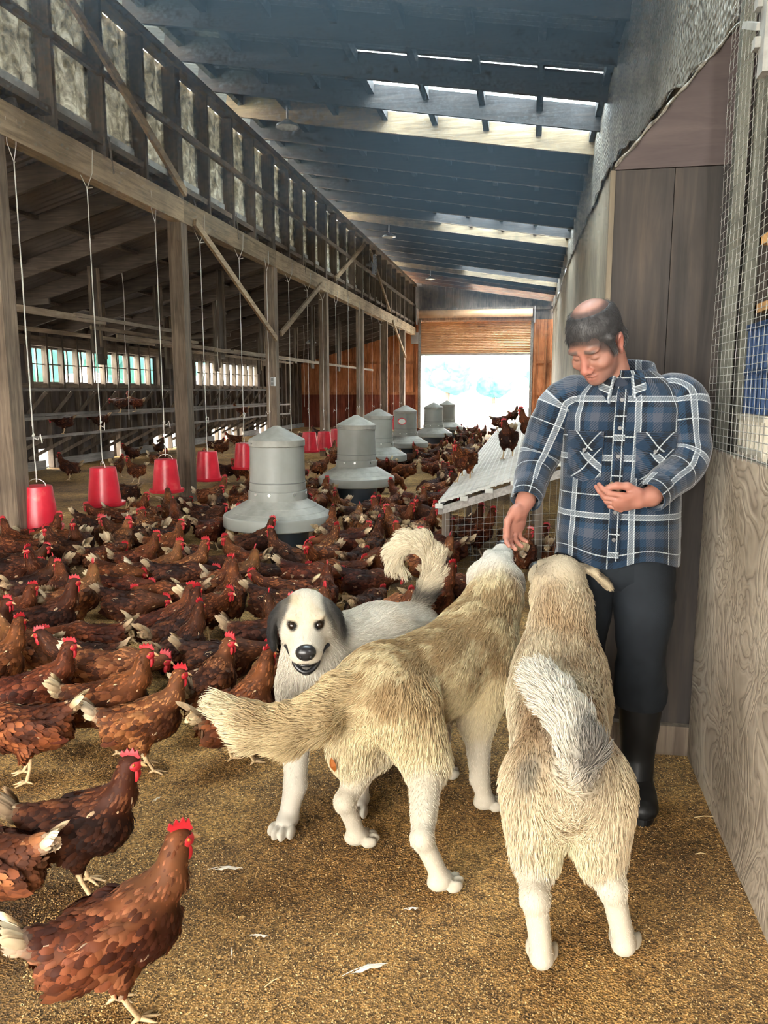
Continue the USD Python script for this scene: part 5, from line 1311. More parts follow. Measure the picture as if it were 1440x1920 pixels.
for s, dirx in ((-.105, -.25), (.105, .22)):
    bt = thing('rubber_boot', 'black rubber boot', None, parent=man)
    keys = [(0, Bd(s, .01, .405), LF * .072, FW * .078, 2.0), (.03, Bd(s, .01, .40), LF * .076, FW * .082, 2.0), (.35, Bd(s, .006, .30), LF * .070, FW * .078, 2.0), (.7, Bd(s, .0, .17), LF * .058, FW * .064, 2.0), (.88, Bd(s, .012, .095), LF * .056, FW * .078, 2.1), (1, Bd(s, .02, .045), LF * .054, FW * .095, 2.2)]
    v, f, uv = loft(interp_rings(keys, 50), 44, fold=.003, seed=8); obj('boot_shaft', (v, f), RUBBER, bt, smooth=True)
    d = unit(FW + LF * dirx); fb = Body(); P0 = Bd(s, 0, 0)
    fb.ball(P0 - d * .035 + A3(0, 0, .045), [.055, .047, .045], R=frame(d, (0, 0, 1)), k=.03); fb.ball(P0 + d * .08 + A3(0, 0, .042), [.095, .052, .040], R=frame(d, (0, 0, 1)), k=.04); fb.cone(P0 + A3(0, 0, .10), .052, P0 + d * .06 + A3(0, 0, .06), .045, k=.05)
    fb.ball(P0 + d * .135 + A3(0, 0, .036), [.05, .050, .036], R=frame(d, (0, 0, 1)), k=.03)
    fm = fb.mesh(.008); fm.vertices[:, 2] = np.maximum(fm.vertices[:, 2], .012); obj('boot_foot', fm, RUBBER, bt, smooth=True)
    so = np.array([[math.cos(a) * (.135 if math.cos(a) > 0 else .085), math.sin(a) * (.055 if math.cos(a) > 0 else .048)] for a in np.linspace(0, 2 * np.pi, 40)[:-1]])
    so = P0[:2] + d[:2] * (so[:, :1] + .045) + np.array([-d[1], d[0]]) * so[:, 1:]; n = len(so)
    V = np.vstack([np.c_[so, np.full(n, -.012)], np.c_[so, np.full(n, .022)], [[*so.mean(0), -.012], [*so.mean(0), .022]]]); k = np.arange(n); k2 = (k + 1) % n
    obj('boot_sole', (V, np.vstack([np.stack([k, k2, k2 + n], 1), np.stack([k, k2 + n, k + n], 1), np.stack([k2, k, np.full(n, 2 * n)], 1), np.stack([k + n, k2 + n, np.full(n, 2 * n + 1)], 1)])), RUBBER, bt)
# treats in the cupped left hand
TREAT = mottled('dry_treat', [(.3, (.10, .055, .03)), (.7, (.24, .15, .085))], 40., .8, .3)
for k, o in enumerate(((0, 0, 0), (-.016, .004, .006), (.014, -.004, .005), (-.004, .010, .014))):
    m = trimesh.creation.icosphere(2, .011); m.vertices *= 1 + .35 * (meshkit.noise(m.vertices * 160 + k * 9, k)[:, None] - .5); m.apply_translation(A3(.268, 2.487, 1.142) + A3(*o))
    obj('dog_treat', m, TREAT, smooth=True, cat='treat', group='dry treats held in the cupped hand', label=('middle', 'leftmost', 'rightmost', 'topmost')[k] + " small brown dry treat held in the man's cupped hand")
# ------------------------------------------------------------------ brown hens
def leafmesh(P, T, N, L, Wd, cup=.25, bend=.3):
    """Feathers: each a pointed, cupped six-sided vane from P along T, facing N. All arguments per feather."""
    S = unit(np.cross(T, N)); L, Wd = L[:, None], Wd[:, None]
    b = P; m1 = P + T * L * .45 + N * L * .10; m2 = P + T * L * .82 + N * L * (.10 - bend * .2); tip = P + T * L + N * L * (.06 - bend * .3)
    V = np.stack([b - S * Wd * .28, b + S * Wd * .28, m1 - S * Wd * .5 - N * Wd * cup * .5, m1 + N * Wd * .08, m1 + S * Wd * .5 - N * Wd * cup * .5, m2 - S * Wd * .40 - N * Wd * cup * .5, m2 + S * Wd * .40 - N * Wd * cup * .5, tip], 1)
    F = np.array([[0, 3, 2], [0, 1, 3], [1, 4, 3], [2, 3, 5], [3, 4, 6], [3, 6, 5], [5, 6, 7]])
    n = len(P); f = (F[None] + (np.arange(n) * 8)[:, None, None]).reshape(-1, 3)
    return V.reshape(-1, 3), f


FEATHER = M('hen_feather', {'a': ('attribute', {'attribute': 'Col'}), 'o': ('object_info', {}), 'mr': ('map_range', {'to_min': .75, 'to_max': 1.3}), 'mh': ('map_range', {'to_min': .492, 'to_max': .508}), 'h': ('hsv', {}),
                            'p': ('principled_bsdf', {'roughness': .6, 'specular_ior_level': .12})}, [('o.random', 'mr.value'), ('o.random', 'mh.value'), ('mr.result', 'h.value'), ('mh.result', 'h.hue'), ('a.color', 'h.color'), ('h.color', 'p.base_color')])
COMB = plain('red_comb', (.36, .008, .014), .55)
SHANK = mottled('yellow_shank', [(.3, (.42, .28, .14)), (.7, (.58, .42, .24))], 60., .6, .2)
BEAK = plain('horn_beak', (.42, .24, .10), .4)
HEYE = plain('hen_eye', (.30, .09, .01), .2)
def hen_proto(name, seed, pose, tone, label):
    """pose: dict(neck=[points], head=forward dir, tail=up angle, crouch)."""
    r = np.random.default_rng(seed); cr = pose.get('crouch', 0.0)
    t = thing(name, label, 'hen', (0, 0, 0))
    B = Body(); back = A3(-1, 0, -.12)
    pitch = pose.get('pitch', .18); Rb = frame((math.cos(pitch), 0, math.sin(pitch)), (0, 0, 1))
    c0 = A3(-.005, 0, .205 - cr)
    def bw(x, y, z): return c0 + Rb @ A3(x, y, z)
    B.ball(c0, [.125, .080, .088], R=Rb, k=.03, comb=Rb @ back, hair=.042, tag='body')
    B.ball(bw(.075, 0, -.005), [.075, .072, .080], R=Rb, k=.03, comb=Rb @ A3(-.7, 0, -.7), hair=.030, tag='breast')
    B.ball(bw(-.085, 0, -.005), [.080, .068, .072], R=Rb, k=.03, comb=Rb @ A3(-1, 0, -.35), hair=.042, tag='rear')
    B.cone(bw(-.08, 0, .035), .055, bw(-.165, 0, .085), .026, k=.03, comb=Rb @ A3(-1, 0, .35), hair=.046, tag='saddle')
    for e in (-1, 1):
        B.ball(bw(-.015, e * .066, .012), [.105, .022, .058], R=Rb @ frame((1, 0, .05), (0, e * .15, 1)), k=.012, comb=Rb @ A3(-1, 0, -.06), hair=.060, tag='wing')
        B.cone(bw(-.01, e * .042, -.060), .042, A3(.0, e * .042, .105 - cr * .7), .020, k=.02, comb=A3(-.2, 0, -1), hair=.026, tag='thigh')
    nk = [bw(.075, 0, .045)] + [A3(*p) - A3(0, 0, cr) for p in pose['neck']]
    rad = [.060, .040, .027, .0235][:len(nk)]
    for i in range(len(nk) - 1):
        B.cone(nk[i], rad[i], nk[i + 1], rad[i + 1], k=.025, comb=unit(nk[i] - nk[i + 1]), hair=.034, tag='neck')
    hf = unit(A3(*pose['head'])); H = frame(hf, (0, 0, 1)); hc = nk[-1] + hf * .008 + A3(0, 0, .006)
    B.ball(hc, [.030, .0215, .0235], R=H, k=.010, comb=-hf, hair=.008, tag='head')
    m = B.mesh(.009 if seed % 3 else .009, project=1)
    ps, w = B.weights(m.vertices, .01)
    dark, mid, lite, pale = tone
    def shade(P, ps, w, rnd):
        n1 = meshkit.fbm(P * 14 + seed, 3, seed)[:, None]
        c = mixc(dark, mid, sm(n1 + .35 * (rnd - .5), .36, .62)); c = mixc(c, lite, sm(n1 + .35 * (rnd - .5), .58, .85) * .6)
        c = mixc(c, lite, wtag(ps, w, 'neck') * (.15 + .45 * rnd)); c = mixc(c, dark, wtag(ps, w, 'breast') * .15)
        c = mixc(c, pale, wtag(ps, w, 'saddle') * sm(-P[:, :1], .15, .20) * .8)
        c = mixc(c, mixc(mid, lite, .35), wtag(ps, w, 'thigh', 'rear') * .5)
        return mixc(c, pale, (rnd > .985) * .5)
    obj('body', m, FEATHER, t, smooth=True, col=np.clip(shade(m.vertices, ps, w, np.full((len(m.vertices), 1), .4)) * .7, 0, 1))
    # plumage: overlapping feathers
    n = 1750; area = m.area_faces
    fi = r.choice(len(area), n, p=area / area.sum()); P = m.triangles_center[fi]; N = m.face_normals[fi]
    ps, w = B.weights(P, .01)
    keep = (wtag(ps, w, 'head')[:, 0] < .75) & (P[:, 2] > .07 - cr); P, N, w = P[keep], N[keep], w[keep]
    comb = w @ np.array([q['comb'] for q in ps]); L = w @ np.array([q['hair'] for q in ps])
    T = unit(comb - (comb * N).sum(1, keepdims=True) * N + r.normal(0, .10, P.shape)); T = unit(T + N * .10)
    L = L * r.uniform(.75, 1.1, len(L)) * .88; nw = wtag(ps, w, 'neck')[:, 0]
    v, f = leafmesh(P - N * .003, T, N, L, L * (.50 - .24 * nw) * r.uniform(.85, 1.1, len(L)))
    rnd = r.random((len(P), 1)); col = np.clip(shade(P, ps, w, rnd) * r.uniform(.82, 1.18, (len(P), 1)), 0, 1)
    tipc = np.clip(col * np.where(rnd > .5, 1.35, .9) + .004, 0, 1); base = col * .75
    col8 = np.stack([base, base, col * .9, col, col * .9, tipc, tipc, tipc], 1).reshape(-1, 3)
    obj('plumage', (v, f), FEATHER, t, smooth=True, col=col8, kind='stuff')
    # flight feathers of each folded wing, then the tail fan
    for e in (-1, 1):
        k = 11; u = np.linspace(0, 1, k)[:, None]
        P = bw(.02, e * .086, .035) + (Rb @ A3(-.10, 0, -.055)) * u + (Rb @ A3(0, -e * .018, 0)) * u; T = unit(np.tile(Rb @ A3(-1, -e * .14, .10), (k, 1)) + u * (Rb @ A3(0, 0, -.15)))
        N = np.tile(Rb @ A3(0, e, .18), (k, 1)); L = .105 - .02 * np.abs(u[:, 0] - .4)
        v, f = leafmesh(P, T, N, L, np.full(k, .026), .15, .1); cc = np.clip(mixc(dark, mid, r.random((k, 1))), 0, 1)
        obj('wing', (v, f), FEATHER, t, smooth=True, col=np.repeat(cc, 8, 0))
    k = 12; ta = pose.get('tail', .75); a = np.linspace(-1, 1, k)[:, None]
    base = bw(-.155, 0, .080); d = A3(-math.cos(ta), 0, math.sin(ta))
    T = unit(d + a * A3(0, .38, 0) + (1 - np.abs(a)) * A3(.05, 0, .10)); N = unit(A3(math.sin(ta), 0, math.cos(ta)) * .35 + a * A3(0, 1, 0) + A3(0, 1e-3, 0)); N = unit(N - (N * T).sum(1, keepdims=True) * T)
    L = np.full(k, pose.get('tlen', .092)) * r.uniform(.85, 1.1, k)
    v, f = leafmesh(base + a * A3(0, .014, 0), T, N, L, np.full(k, .021), .2, .15)
    cc = mixc(mixc(mid, lite, .4), pale, .35 + .65 * r.random((k, 1))); c8 = np.stack([mid + 0 * cc, mid + 0 * cc, cc * .7, cc * .75, cc * .7, pale * r.uniform(.6, .95, (k, 1)), pale * r.uniform(.6, .95, (k, 1)), np.tile(pale * .9, (k, 1))], 1)
    obj('tail', (v, f), FEATHER, t, smooth=True, col=np.clip(c8.reshape(-1, 3), 0, 1), label='pale tail feathers')
    # red face, comb, wattles, beak, eyes
    def put(q, at): T4 = np.eye(4); T4[:3, :3] = H; T4[:3, 3] = at; q.apply_transform(T4); return q
    hw = lambda x, y, z: hc + H @ A3(x, y, z)
    out = [(-.018, .016), (-.030, .026), (-.026, .040), (-.017, .031), (-.010, .048), (-.002, .034), (.007, .050), (.014, .034), (.022, .044), (.026, .028), (.032, .018), (.024, .014)]
    from shapely.geometry import Polygon
    cm = trimesh.creation.extrude_polygon(Polygon([(x * .9, .016 + (y - .016) * (.78 if seed % 3 else 1.0)) for x, y in out]).buffer(.0012), .006, engine='earcut'); cm.apply_translation([0, 0, -.003]); cm.vertices = cm.vertices[:, [0, 2, 1]]; cm.invert()
    cm.vertices[:, 1] += .10 * np.maximum(cm.vertices[:, 2] - .03, 0) * (1 if seed % 2 else -1) * 3
    obj('comb', put(cm, hc), COMB, t, smooth=40)
    fm = trimesh.creation.icosphere(2, 1.0); fm.apply_scale([.0225, .0242, .0195]); fm.apply_translation([.011, 0, -.005]); obj('face', put(fm, hc), COMB, t, smooth=True)
    for e in (-1, 1):
        q = trimesh.creation.icosphere(2, 1.0); q.apply_scale([.0105, .005, .020]); q.apply_translation([.018, e * .010, -.034]); obj('wattle', put(q, hc), COMB, t, smooth=True)
        q = trimesh.creation.icosphere(1, .0045); q.apply_translation([.016, e * .0225, .003]); obj('eye', put(q, hc), HEYE, t, smooth=True)
    bk = MB().tube([[.022, 0, -.001], [.036, 0, -.003], [.048, 0, -.009]], [.0085, .006, .0012], 7).get(); bk = trimesh.Trimesh(*bk, process=False); obj('beak', put(bk, hc), BEAK, t, smooth=True)
    if not pose.get('nolegs'):
        for e, dx in ((-1, pose.get('step', .02)), (1, -pose.get('step', .02))):
            k_ = A3(-.018 + dx * .4, e * .042, .105 - cr * .7); f_ = A3(.012 + dx, e * .044, .014)
            mbx = MB().tube([k_, k_ * .5 + f_ * .5 + A3(-.004, 0, 0), f_], [.0085, .0065, .0072], 7)
            for ang, ln in ((.0, .050), (.55, .044), (-.55, .044), (math.pi, .022)):
                q = A3(math.cos(ang), math.sin(ang), 0); mbx.tube([f_, f_ + q * ln * .5 + A3(0, 0, -.004), f_ + q * ln + A3(0, 0, -.011)], [.006, .0048, .0018], 6)
            obj('leg', mbx, SHANK, t, smooth=True)
    return t
POSES = {
    'alert':  dict(neck=[(.118, 0, .305), (.135, 0, .365), (.140, 0, .395)], head=(1, 0, -.05), tail=.75, pitch=.22),
    'look':   dict(neck=[(.112, 0, .295), (.122, .006, .345), (.128, .012, .370)], head=(.35, .9, -.1), tail=.9, pitch=.20),
    'walk':   dict(neck=[(.145, 0, .275), (.178, 0, .320), (.192, 0, .342)], head=(1, .1, -.18), tail=.6, pitch=.12, step=.04),
    'peck':   dict(neck=[(.150, 0, .200), (.188, 0, .125), (.200, 0, .085)], head=(.75, 0, -.75), tail=.85, pitch=-.10),
    'low':    dict(neck=[(.150, 0, .245), (.195, .01, .248), (.215, .015, .252)], head=(1, -.2, -.25), tail=.65, pitch=.02),
    'back':   dict(neck=[(.115, 0, .285), (.120, -.012, .340), (.118, -.02, .365)], head=(-.1, -1, -.1), tail=1.05, pitch=.24, tlen=.12),
}
T_RED = (A3(.030, .0075, .0032), A3(.088, .0215, .0075), A3(.21, .066, .022), A3(.54, .41, .25))
T_DARK = (A3(.014, .0045, .0028), A3(.042, .0115, .005), A3(.115, .036, .013), A3(.46, .33, .20))
T_GOLD = (A3(.042, .012, .005), A3(.125, .037, .012), A3(.31, .13, .05), A3(.66, .53, .36))
TONES = {'russet': T_RED, 'dark brown': T_DARK, 'gold flecked': T_GOLD}
HENS = [
    (-0.91, 1.49, 0.000, 38, 'alert', 'gold flecked', 'speckled hen at the bottom left corner, walking away to the right'),
    (-1.24, 1.88, 0.000, 12, 'alert', 'dark brown', 'dark hen standing side on just above the bottom corner hen'),
    (-1.41, 1.67, 0.000, 190, 'walk', 'gold flecked', 'pale tailed hen cut off by the left edge near the bottom'),
    (-1.81, 2.43, 0.000, 197, 'low', 'russet', 'bright russet hen at left edge with raised tail, facing out of the picture'),
    (-1.99, 2.76, 0.000, 22, 'alert', 'russet', 'russet hen with large red comb behind the raised tail hen at left edge'),
    (-2.32, 2.97, 0.000, 70, 'alert', 'russet', 'hen half cut off by the left edge, only its red comb and neck showing'),
    (-1.61, 2.69, 0.000, 14, 'alert', 'russet', 'slim russet hen with a small comb, facing right behind the dark side on hen'),
    (-1.41, 2.65, 0.000, 22, 'alert', 'gold flecked', 'white tailed hen with tall red comb, closest hen left of the dog tail'),
    (-1.30, 2.95, 0.000, 80, 'back', 'gold flecked', 'light ginger hen seen from behind, left of the white dog'),
    (-1.13, 2.74, 0.000, 58, 'alert', 'russet', 'tall hen with upright neck directly left of the white dog'),
    (-1.79, 3.05, 0.000, 8, 'low', 'gold flecked', 'white tailed hen with its head lowered behind the slim russet hen'),
    (-2.13, 3.41, 0.000, 186, 'low', 'russet', 'long russet hen crouching low and facing left in the left flock'),
    (-2.03, 3.13, 0.000, 192, 'walk', 'dark brown', 'dark hen with upright white tail tip, facing left behind the big combed hen'),
    (-2.39, 3.24, 0.000, 165, 'walk', 'gold flecked', 'hen with golden neck and red comb turned left near the left edge'),
    (-2.56, 3.68, -0.000, 32, 'alert', 'dark brown', 'dark necked hen facing right with head high, left of the golden backed hen'),
    (-2.63, 4.07, 0.000, 62, 'look', 'gold flecked', 'golden laced hen seen from behind with white tail tip, at left'),
    (-3.23, 4.68, 0.000, 262, 'alert', 'dark brown', 'almost black hen facing the camera at left'),
    (-3.62, 4.97, 0.000, 8, 'walk', 'dark brown', 'dark hen striding right at the left edge beneath the first red drinker'),
    (-3.55, 4.69, 0.000, 20, 'low', 'dark brown', 'hen cut off by the left edge with one pale leg showing'),
    (-4.11, 5.65, 0.000, 172, 'alert', 'russet', 'hen with head held high, facing left before the first red drinker'),
    (-4.09, 5.90, 0.000, 18, 'alert', 'russet', 'hen with stretched neck in front of the first red drinker'),
    (-3.85, 5.78, 0.000, 190, 'low', 'gold flecked', 'pale tailed hen just right of the first red drinker'),
    (-3.57, 5.63, 0.000, 285, 'alert', 'dark brown', 'upright hen facing the camera, right of the first red drinker'),
    (-3.67, 6.20, 0.000, 300, 'back', 'gold flecked', 'ruffled fleck-backed hen under the second red drinker'),
    (-3.59, 6.58, 0.000, 100, 'peck', 'gold flecked', 'fleck-backed hen pecking below the third red drinker'),
    (-3.22, 5.65, 0.000, 95, 'back', 'gold flecked', 'pale grey-gold hen showing its tail, below the second red drinker'),
    (-2.86, 5.27, 0.000, 30, 'alert', 'russet', 'hen with arched neck and red comb in the middle of the left flock'),
    (-2.53, 4.95, 0.000, 25, 'alert', 'gold flecked', 'golden necked hen with head high, left of the nearest feeder'),
    (-2.54, 4.42, 0.000, 5, 'low', 'russet', 'white tailed hen lying low, pointing right at mid left'),
    (-2.27, 4.08, 0.000, 0, 'low', 'dark brown', 'dark backed hen with lowered red face, at mid left'),
    (-1.90, 3.77, 0.000, 40, 'alert', 'russet', 'russet hen with bright comb and arched neck, behind the white tailed hen'),
    (-1.63, 3.39, 0.000, 75, 'alert', 'dark brown', 'dark hen seen from behind with neck up, left of the ginger hen'),
    (-2.09, 4.27, 0.000, 188, 'low', 'russet', 'long brown hen with white tail tip facing left, mid flock'),
    (-1.93, 4.41, 0.000, 40, 'alert', 'russet', 'hen with red comb turned right, below the nearest feeder on its left'),
    (-1.88, 4.79, 0.000, 35, 'look', 'gold flecked', 'golden laced hen with bright red comb below the nearest feeder'),
    (-2.21, 6.04, 0.000, 20, 'alert', 'dark brown', 'hen standing right against the nearest grey feeder, comb against its drum'),
    (-1.74, 5.48, 0.000, 165, 'alert', 'dark brown', 'hen with red comb facing left in front of the nearest feeder drum'),
    (-1.54, 5.69, 0.000, 60, 'alert', 'gold flecked', 'golden laced hen with upright neck right of the nearest feeder'),
    (-2.06, 5.34, 0.000, 170, 'look', 'russet', 'russet hen with tall comb below the left rim of the nearest feeder'),
    (-1.42, 4.88, -0.000, 355, 'low', 'russet', 'russet hen lowering its head behind the white dog'),
    (-1.45, 4.50, 0.000, 200, 'walk', 'russet', 'russet hen directly behind the white dog head'),
    (-1.21, 4.38, 0.000, 95, 'walk', 'russet', 'plain russet hen whose back shows above the white dog head'),
    (-1.67, 4.96, 0.000, 10, 'low', 'dark brown', 'dark hen stretched low in front of the nearest feeder'),
    (-1.23, 5.04, 0.000, 185, 'low', 'russet', 'long russet hen facing left, behind the white dog back'),
    (-1.00, 4.82, 0.000, 5, 'low', 'dark brown', 'hen with pale tail beneath the ringed dog tail'),
    (-1.19, 5.94, 0.000, 80, 'alert', 'dark brown', 'dark hen with red face just left of the ringed dog tail'),
    (-1.60, 7.08, 0.000, 85, 'walk', 'gold flecked', 'fleck-backed hen seen from behind below the second feeder'),
    (-1.97, 8.06, -0.000, 260, 'alert', 'gold flecked', 'orange breasted hen facing the camera below the second feeder'),
    (-2.29, 8.36, 0.000, 270, 'low', 'gold flecked', 'grey-gold hen fluffed up under the second feeder rim'),
    (-1.29, 7.71, 0.000, 150, 'low', 'gold flecked', 'straw flecked hen with pointed tail, left of the deck'),
    (-0.54, 6.90, 0.000, 20, 'alert', 'dark brown', 'dark hen with bright comb under the front of the slatted deck'),
    (-0.36, 6.70, 0.000, 30, 'alert', 'russet', 'hen with tall red comb before the deck, left of the man hand'),
    (-0.19, 6.62, 0.000, 100, 'peck', 'gold flecked', 'golden hen pecking right under the man hand'),
    (-0.67, 5.76, 0.000, 185, 'low', 'russet', 'russet hen right of the ringed dog tail'),
    (-0.55, 5.17, 0.000, 270, 'walk', 'dark brown', 'dark hen facing the camera beside the middle dog neck'),
    (0.03, 5.98, 0.000, 85, 'back', 'gold flecked', 'light brown hen from behind, between the two dog heads'),
    (0.13, 6.27, 0.000, 95, 'back', 'russet', 'hen seen from behind next to the man trousers'),
    (-3.71, 8.69, 0.000, 20, 'alert', 'gold flecked', 'ruffled hen standing tall right of the tall front post'),
    (-3.81, 7.90, 0.000, 60, 'low', 'dark brown', 'dark hen by the foot of the tall front post'),
    (-4.83, 8.70, 0.000, 170, 'low', 'dark brown', 'dark hen with pale tail under the second red drinker tray'),
    (-7.36, 11.45, 0.000, 185, 'alert', 'dark brown', 'lone hen facing left on open floor by the left wall'),
    (-6.86, 12.11, 0.000, 90, 'back', 'russet', 'lone hen behind the second red drinker'),
    (-7.85, 14.42, 0.000, 170, 'walk', 'dark brown', 'lone hen walking left along the left wall by the bright hatch'),
    (-8.08, 16.09, 0.000, 80, 'alert', 'dark brown', 'small hen at the bright double hatch in the left wall'),
    (-4.69, 11.56, 0.000, 5, 'peck', 'dark brown', 'dark hen pecking right of the fourth red drinker'),
    (-4.30, 11.42, 0.000, 200, 'walk', 'gold flecked', 'hen walking behind the nearest feeder barrel on its left'),
    (-7.14, 17.01, 0.000, 10, 'walk', 'dark brown', 'distant hen near the left wall beyond the fourth drinker'),
    (-7.47, 19.05, 0.000, 190, 'walk', 'russet', 'distant hen right of the fourth drinker by the left wall'),
    (-3.88, 15.16, 0.000, 80, 'alert', 'gold flecked', 'slim hen below the small red drinker left of the second feeder'),
    (-3.33, 12.19, 0.000, 60, 'walk', 'russet', 'hen standing left of the second feeder barrel'),
    (-2.72, 9.55, 0.000, 85, 'low', 'russet', 'hen peeping from behind the right side of the nearest feeder'),
    (-6.31, 8.65, 0.000, 90, 'alert', 'dark brown', 'dark hen behind the first red drinker at the far left'),
    (-0.57, 7.15, 0.614, 250, 'walk', 'russet', 'large dark red hen standing on the near edge of the slatted deck'),
    (-0.58, 7.66, 0.612, 80, 'walk', 'dark brown', 'hen behind the large red one at the deck edge'),
    (-0.20, 8.25, 0.739, 262, 'back', 'dark brown', 'round dark hen in the middle of the slatted deck'),
    (0.06, 8.78, 0.828, 200, 'alert', 'russet', 'hen on the deck half hidden by the man sleeve'),
    (-0.55, 15.82, 0.622, 30, 'walk', 'russet', 'hen stepping up the far part of the slatted deck'),
    (-0.33, 17.90, 0.705, 60, 'alert', 'dark brown', 'farthest hen on the slatted deck, dark against the doorway'),
    (-8.15, 15.20, 1.005, 185, 'alert', 'russet', 'hen roosting on the upper perch of the left wall rack'),
    (-8.15, 14.60, 1.004, 180, 'low', 'dark brown', 'dark hen crouched next to the roosting hen on the upper perch'),
    (-8.15, 13.80, 0.684, 180, 'low', 'dark brown', 'dark hen on the lower perch left of the roosting hens'),
    (-8.15, 12.60, 0.685, 190, 'low', 'dark brown', 'dark hen on the lower perch near the first window corner'),
    (-8.15, 21.40, 0.685, 185, 'walk', 'russet', 'hen on the lower perch beneath the second window band'),
]
VAR = {}
def hen_kind(pose, tone):
    key = (pose, tone)
    if key not in VAR:
        k = sorted(POSES).index(pose) * 3 + list(TONES).index(tone)
        p = hen_proto('hen_model', 100 + k, POSES[pose], TONES[tone], f'{tone} hen')
        p.SetSpecifier(Sdf.SpecifierClass); VAR[key] = p
    return VAR[key]
for pose in POSES:
    for tone in TONES: hen_kind(pose, tone)
hr = np.random.default_rng(77); placed = []
def put_hen(x, y, z, head, pose, tone, label, group=None, s=None):
    s = s or hr.uniform(.94, 1.06)
    copy_of(hen_kind(pose, tone), (x, y, z + (float(litter_height(np.array([x]), np.array([y]))[0]) if z < .01 else 0) - .004), math.radians(head), label, 'hen', group, scale=s, name='hen')
    placed.append((x, y))
OFF = np.array([-.115, .0, .115]); RAD = .088
def discs(x, y, hd):
    h = math.radians(hd); return np.array([[x + o * math.cos(h), y + o * math.sin(h)] for o in OFF])
ground_hens = [[x, y, hd, pose, tone, label] for x, y, z, hd, pose, tone, label in HENS if z < .01]
for it in range(40):                                       # ease apart the birds that would stand inside one another
    D = np.array([discs(*g[:3]) for g in ground_hens]); moved = np.zeros((len(D), 2))
    for i in range(len(D)):
        for j in range(i):
            if abs(D[i, 1] - D[j, 1]).max() > .5: continue
            v = D[i][:, None] - D[j][None]; d = np.linalg.norm(v, axis=2); k = np.unravel_index(d.argmin(), d.shape)
            if d[k] < 2 * RAD:
                p = v[k] / max(d[k], 1e-6) * (2 * RAD - d[k]) * .3; moved[i] += p; moved[j] -= p
    for g, m_ in zip(ground_hens, moved): g[0] += m_[0]; g[1] += m_[1]
all_discs = [discs(*g[:3]) for g in ground_hens]
for x, y, hd, pose, tone, label in ground_hens: put_hen(x, y, 0, hd, pose, tone, label)
for x, y, z, hd, pose, tone, label in HENS:
    if z >= .01: put_hen(x, y, z, hd, pose, tone, label)
# the rest of the flock: scattered where the photograph shows it, each described by look, heading and the nearest landmark
def zone(x, y):
    if y > 19: return 'by the farthest feeders'
    if x > -1.9 and y > 5.6: return 'beside the slatted deck'
    if y > 11.5: return 'by the third feeder' if y < 15 else 'by the fourth feeder'
    if y > 8.2: return 'by the second feeder' if x > -3.6 else 'on open side floor'
    if x < -3.4: return 'near the red drinkers'
    if y > 5.3: return 'around the nearest feeder'
    return 'in the left flock' if x < -1.6 else 'behind the dogs'
spots = []
FREE = [(-2.219, 6.68, .46), (-2.15, 6.0, .60)] + [(*p, .42) for p in FPOS[1:]] + [(XB, y, .2) for y in POSTY] + [(-.45, 2.45, .62), (-.6, 2.75, .45), (.12, 2.2, .6), (.33, 2.73, .42)]
def scatter(n, x0, x1, y0, y1, gap, dens=None):
    for _ in range(n * 40):
        if n <= 0: return
        x, y = hr.uniform(x0, x1), hr.uniform(y0, y1)
        if dens and hr.random() > dens(x, y): continue
        hd = float(hr.choice([0, 20, 170, 190, 60, 120, 300, 240, 90, 10, 350])) + hr.uniform(-18, 18)
        d = discs(x, y, hd)
        if (np.linalg.norm(np.array(all_discs).reshape(-1, 1, 2) - d[None], axis=2) < 2 * RAD - .012).any(): continue
        if any((np.linalg.norm(d - (a, b), axis=1) < r - .03).any() for a, b, r in FREE): continue
        if XB - .5 > x and y < 7.5: continue
        if x > -.60 and y > 5.4: continue
        all_discs.append(d); spots.append((x, y, hd)); n -= 1
scatter(20, -2.9, -.55, 3.0, 4.4, .25)
scatter(52, -4.0, -.45, 4.4, 7.6, .255, lambda x, y: 1.0 if y < 6.6 else .6)
scatter(14, -3.6, -.75, 7.6, 9.4, .27)
near_f = lambda x, y: max(math.exp(-((x - a) ** 2 + (y - b) ** 2) / .9) for a, b in FPOS)
scatter(40, -3.6, -.75, 8.8, 15.5, .28, lambda x, y: max(near_f(x, y), .5 if x > -1.9 else .12))
scatter(34, -3.4, -.75, 15.5, 26.5, .30, lambda x, y: max(near_f(x, y), .45 if x > -1.9 else .1))
scatter(9, -8.2, -4.8, 10.5, 25, .8)
spots.sort(key=lambda p: p[0] / p[1])
info = []
for x, y, hd in spots:
    pose = hr.choice(list(POSES), p=[.25, .14, .18, .13, .20, .10]); tone = hr.choice(list(TONES), p=[.42, .33, .25])
    d = hd % 360; face = 'right' if d < 45 or d >= 315 else 'away' if d < 135 else 'left' if d < 225 else 'forward'
    words_ = {'alert': 'head up', 'look': 'looking aside', 'walk': 'striding', 'peck': 'pecking', 'low': 'neck low', 'back': 'looking back'}[str(pose)]
    info.append((x, y, hd, str(pose), str(tone), f'{tone} hen {words_} facing {face} {zone(x, y)}'))
ORD = ['first', 'second', 'third', 'fourth', 'fifth', 'sixth', 'seventh', 'eighth', 'ninth', 'tenth']
tot = {}
for i in info: tot[i[5]] = tot.get(i[5], 0) + 1
seen = {}
for x, y, hd, pose, tone, lab in info:
    k = seen.get(lab, 0); seen[lab] = k + 1
    put_hen(x, y, 0, hd, pose, tone, lab if tot[lab] == 1 else f'{lab}, {ORD[k]} from left', 'hens in the flock ' + zone(x, y))
print('hens', len(HENS) + len(info))
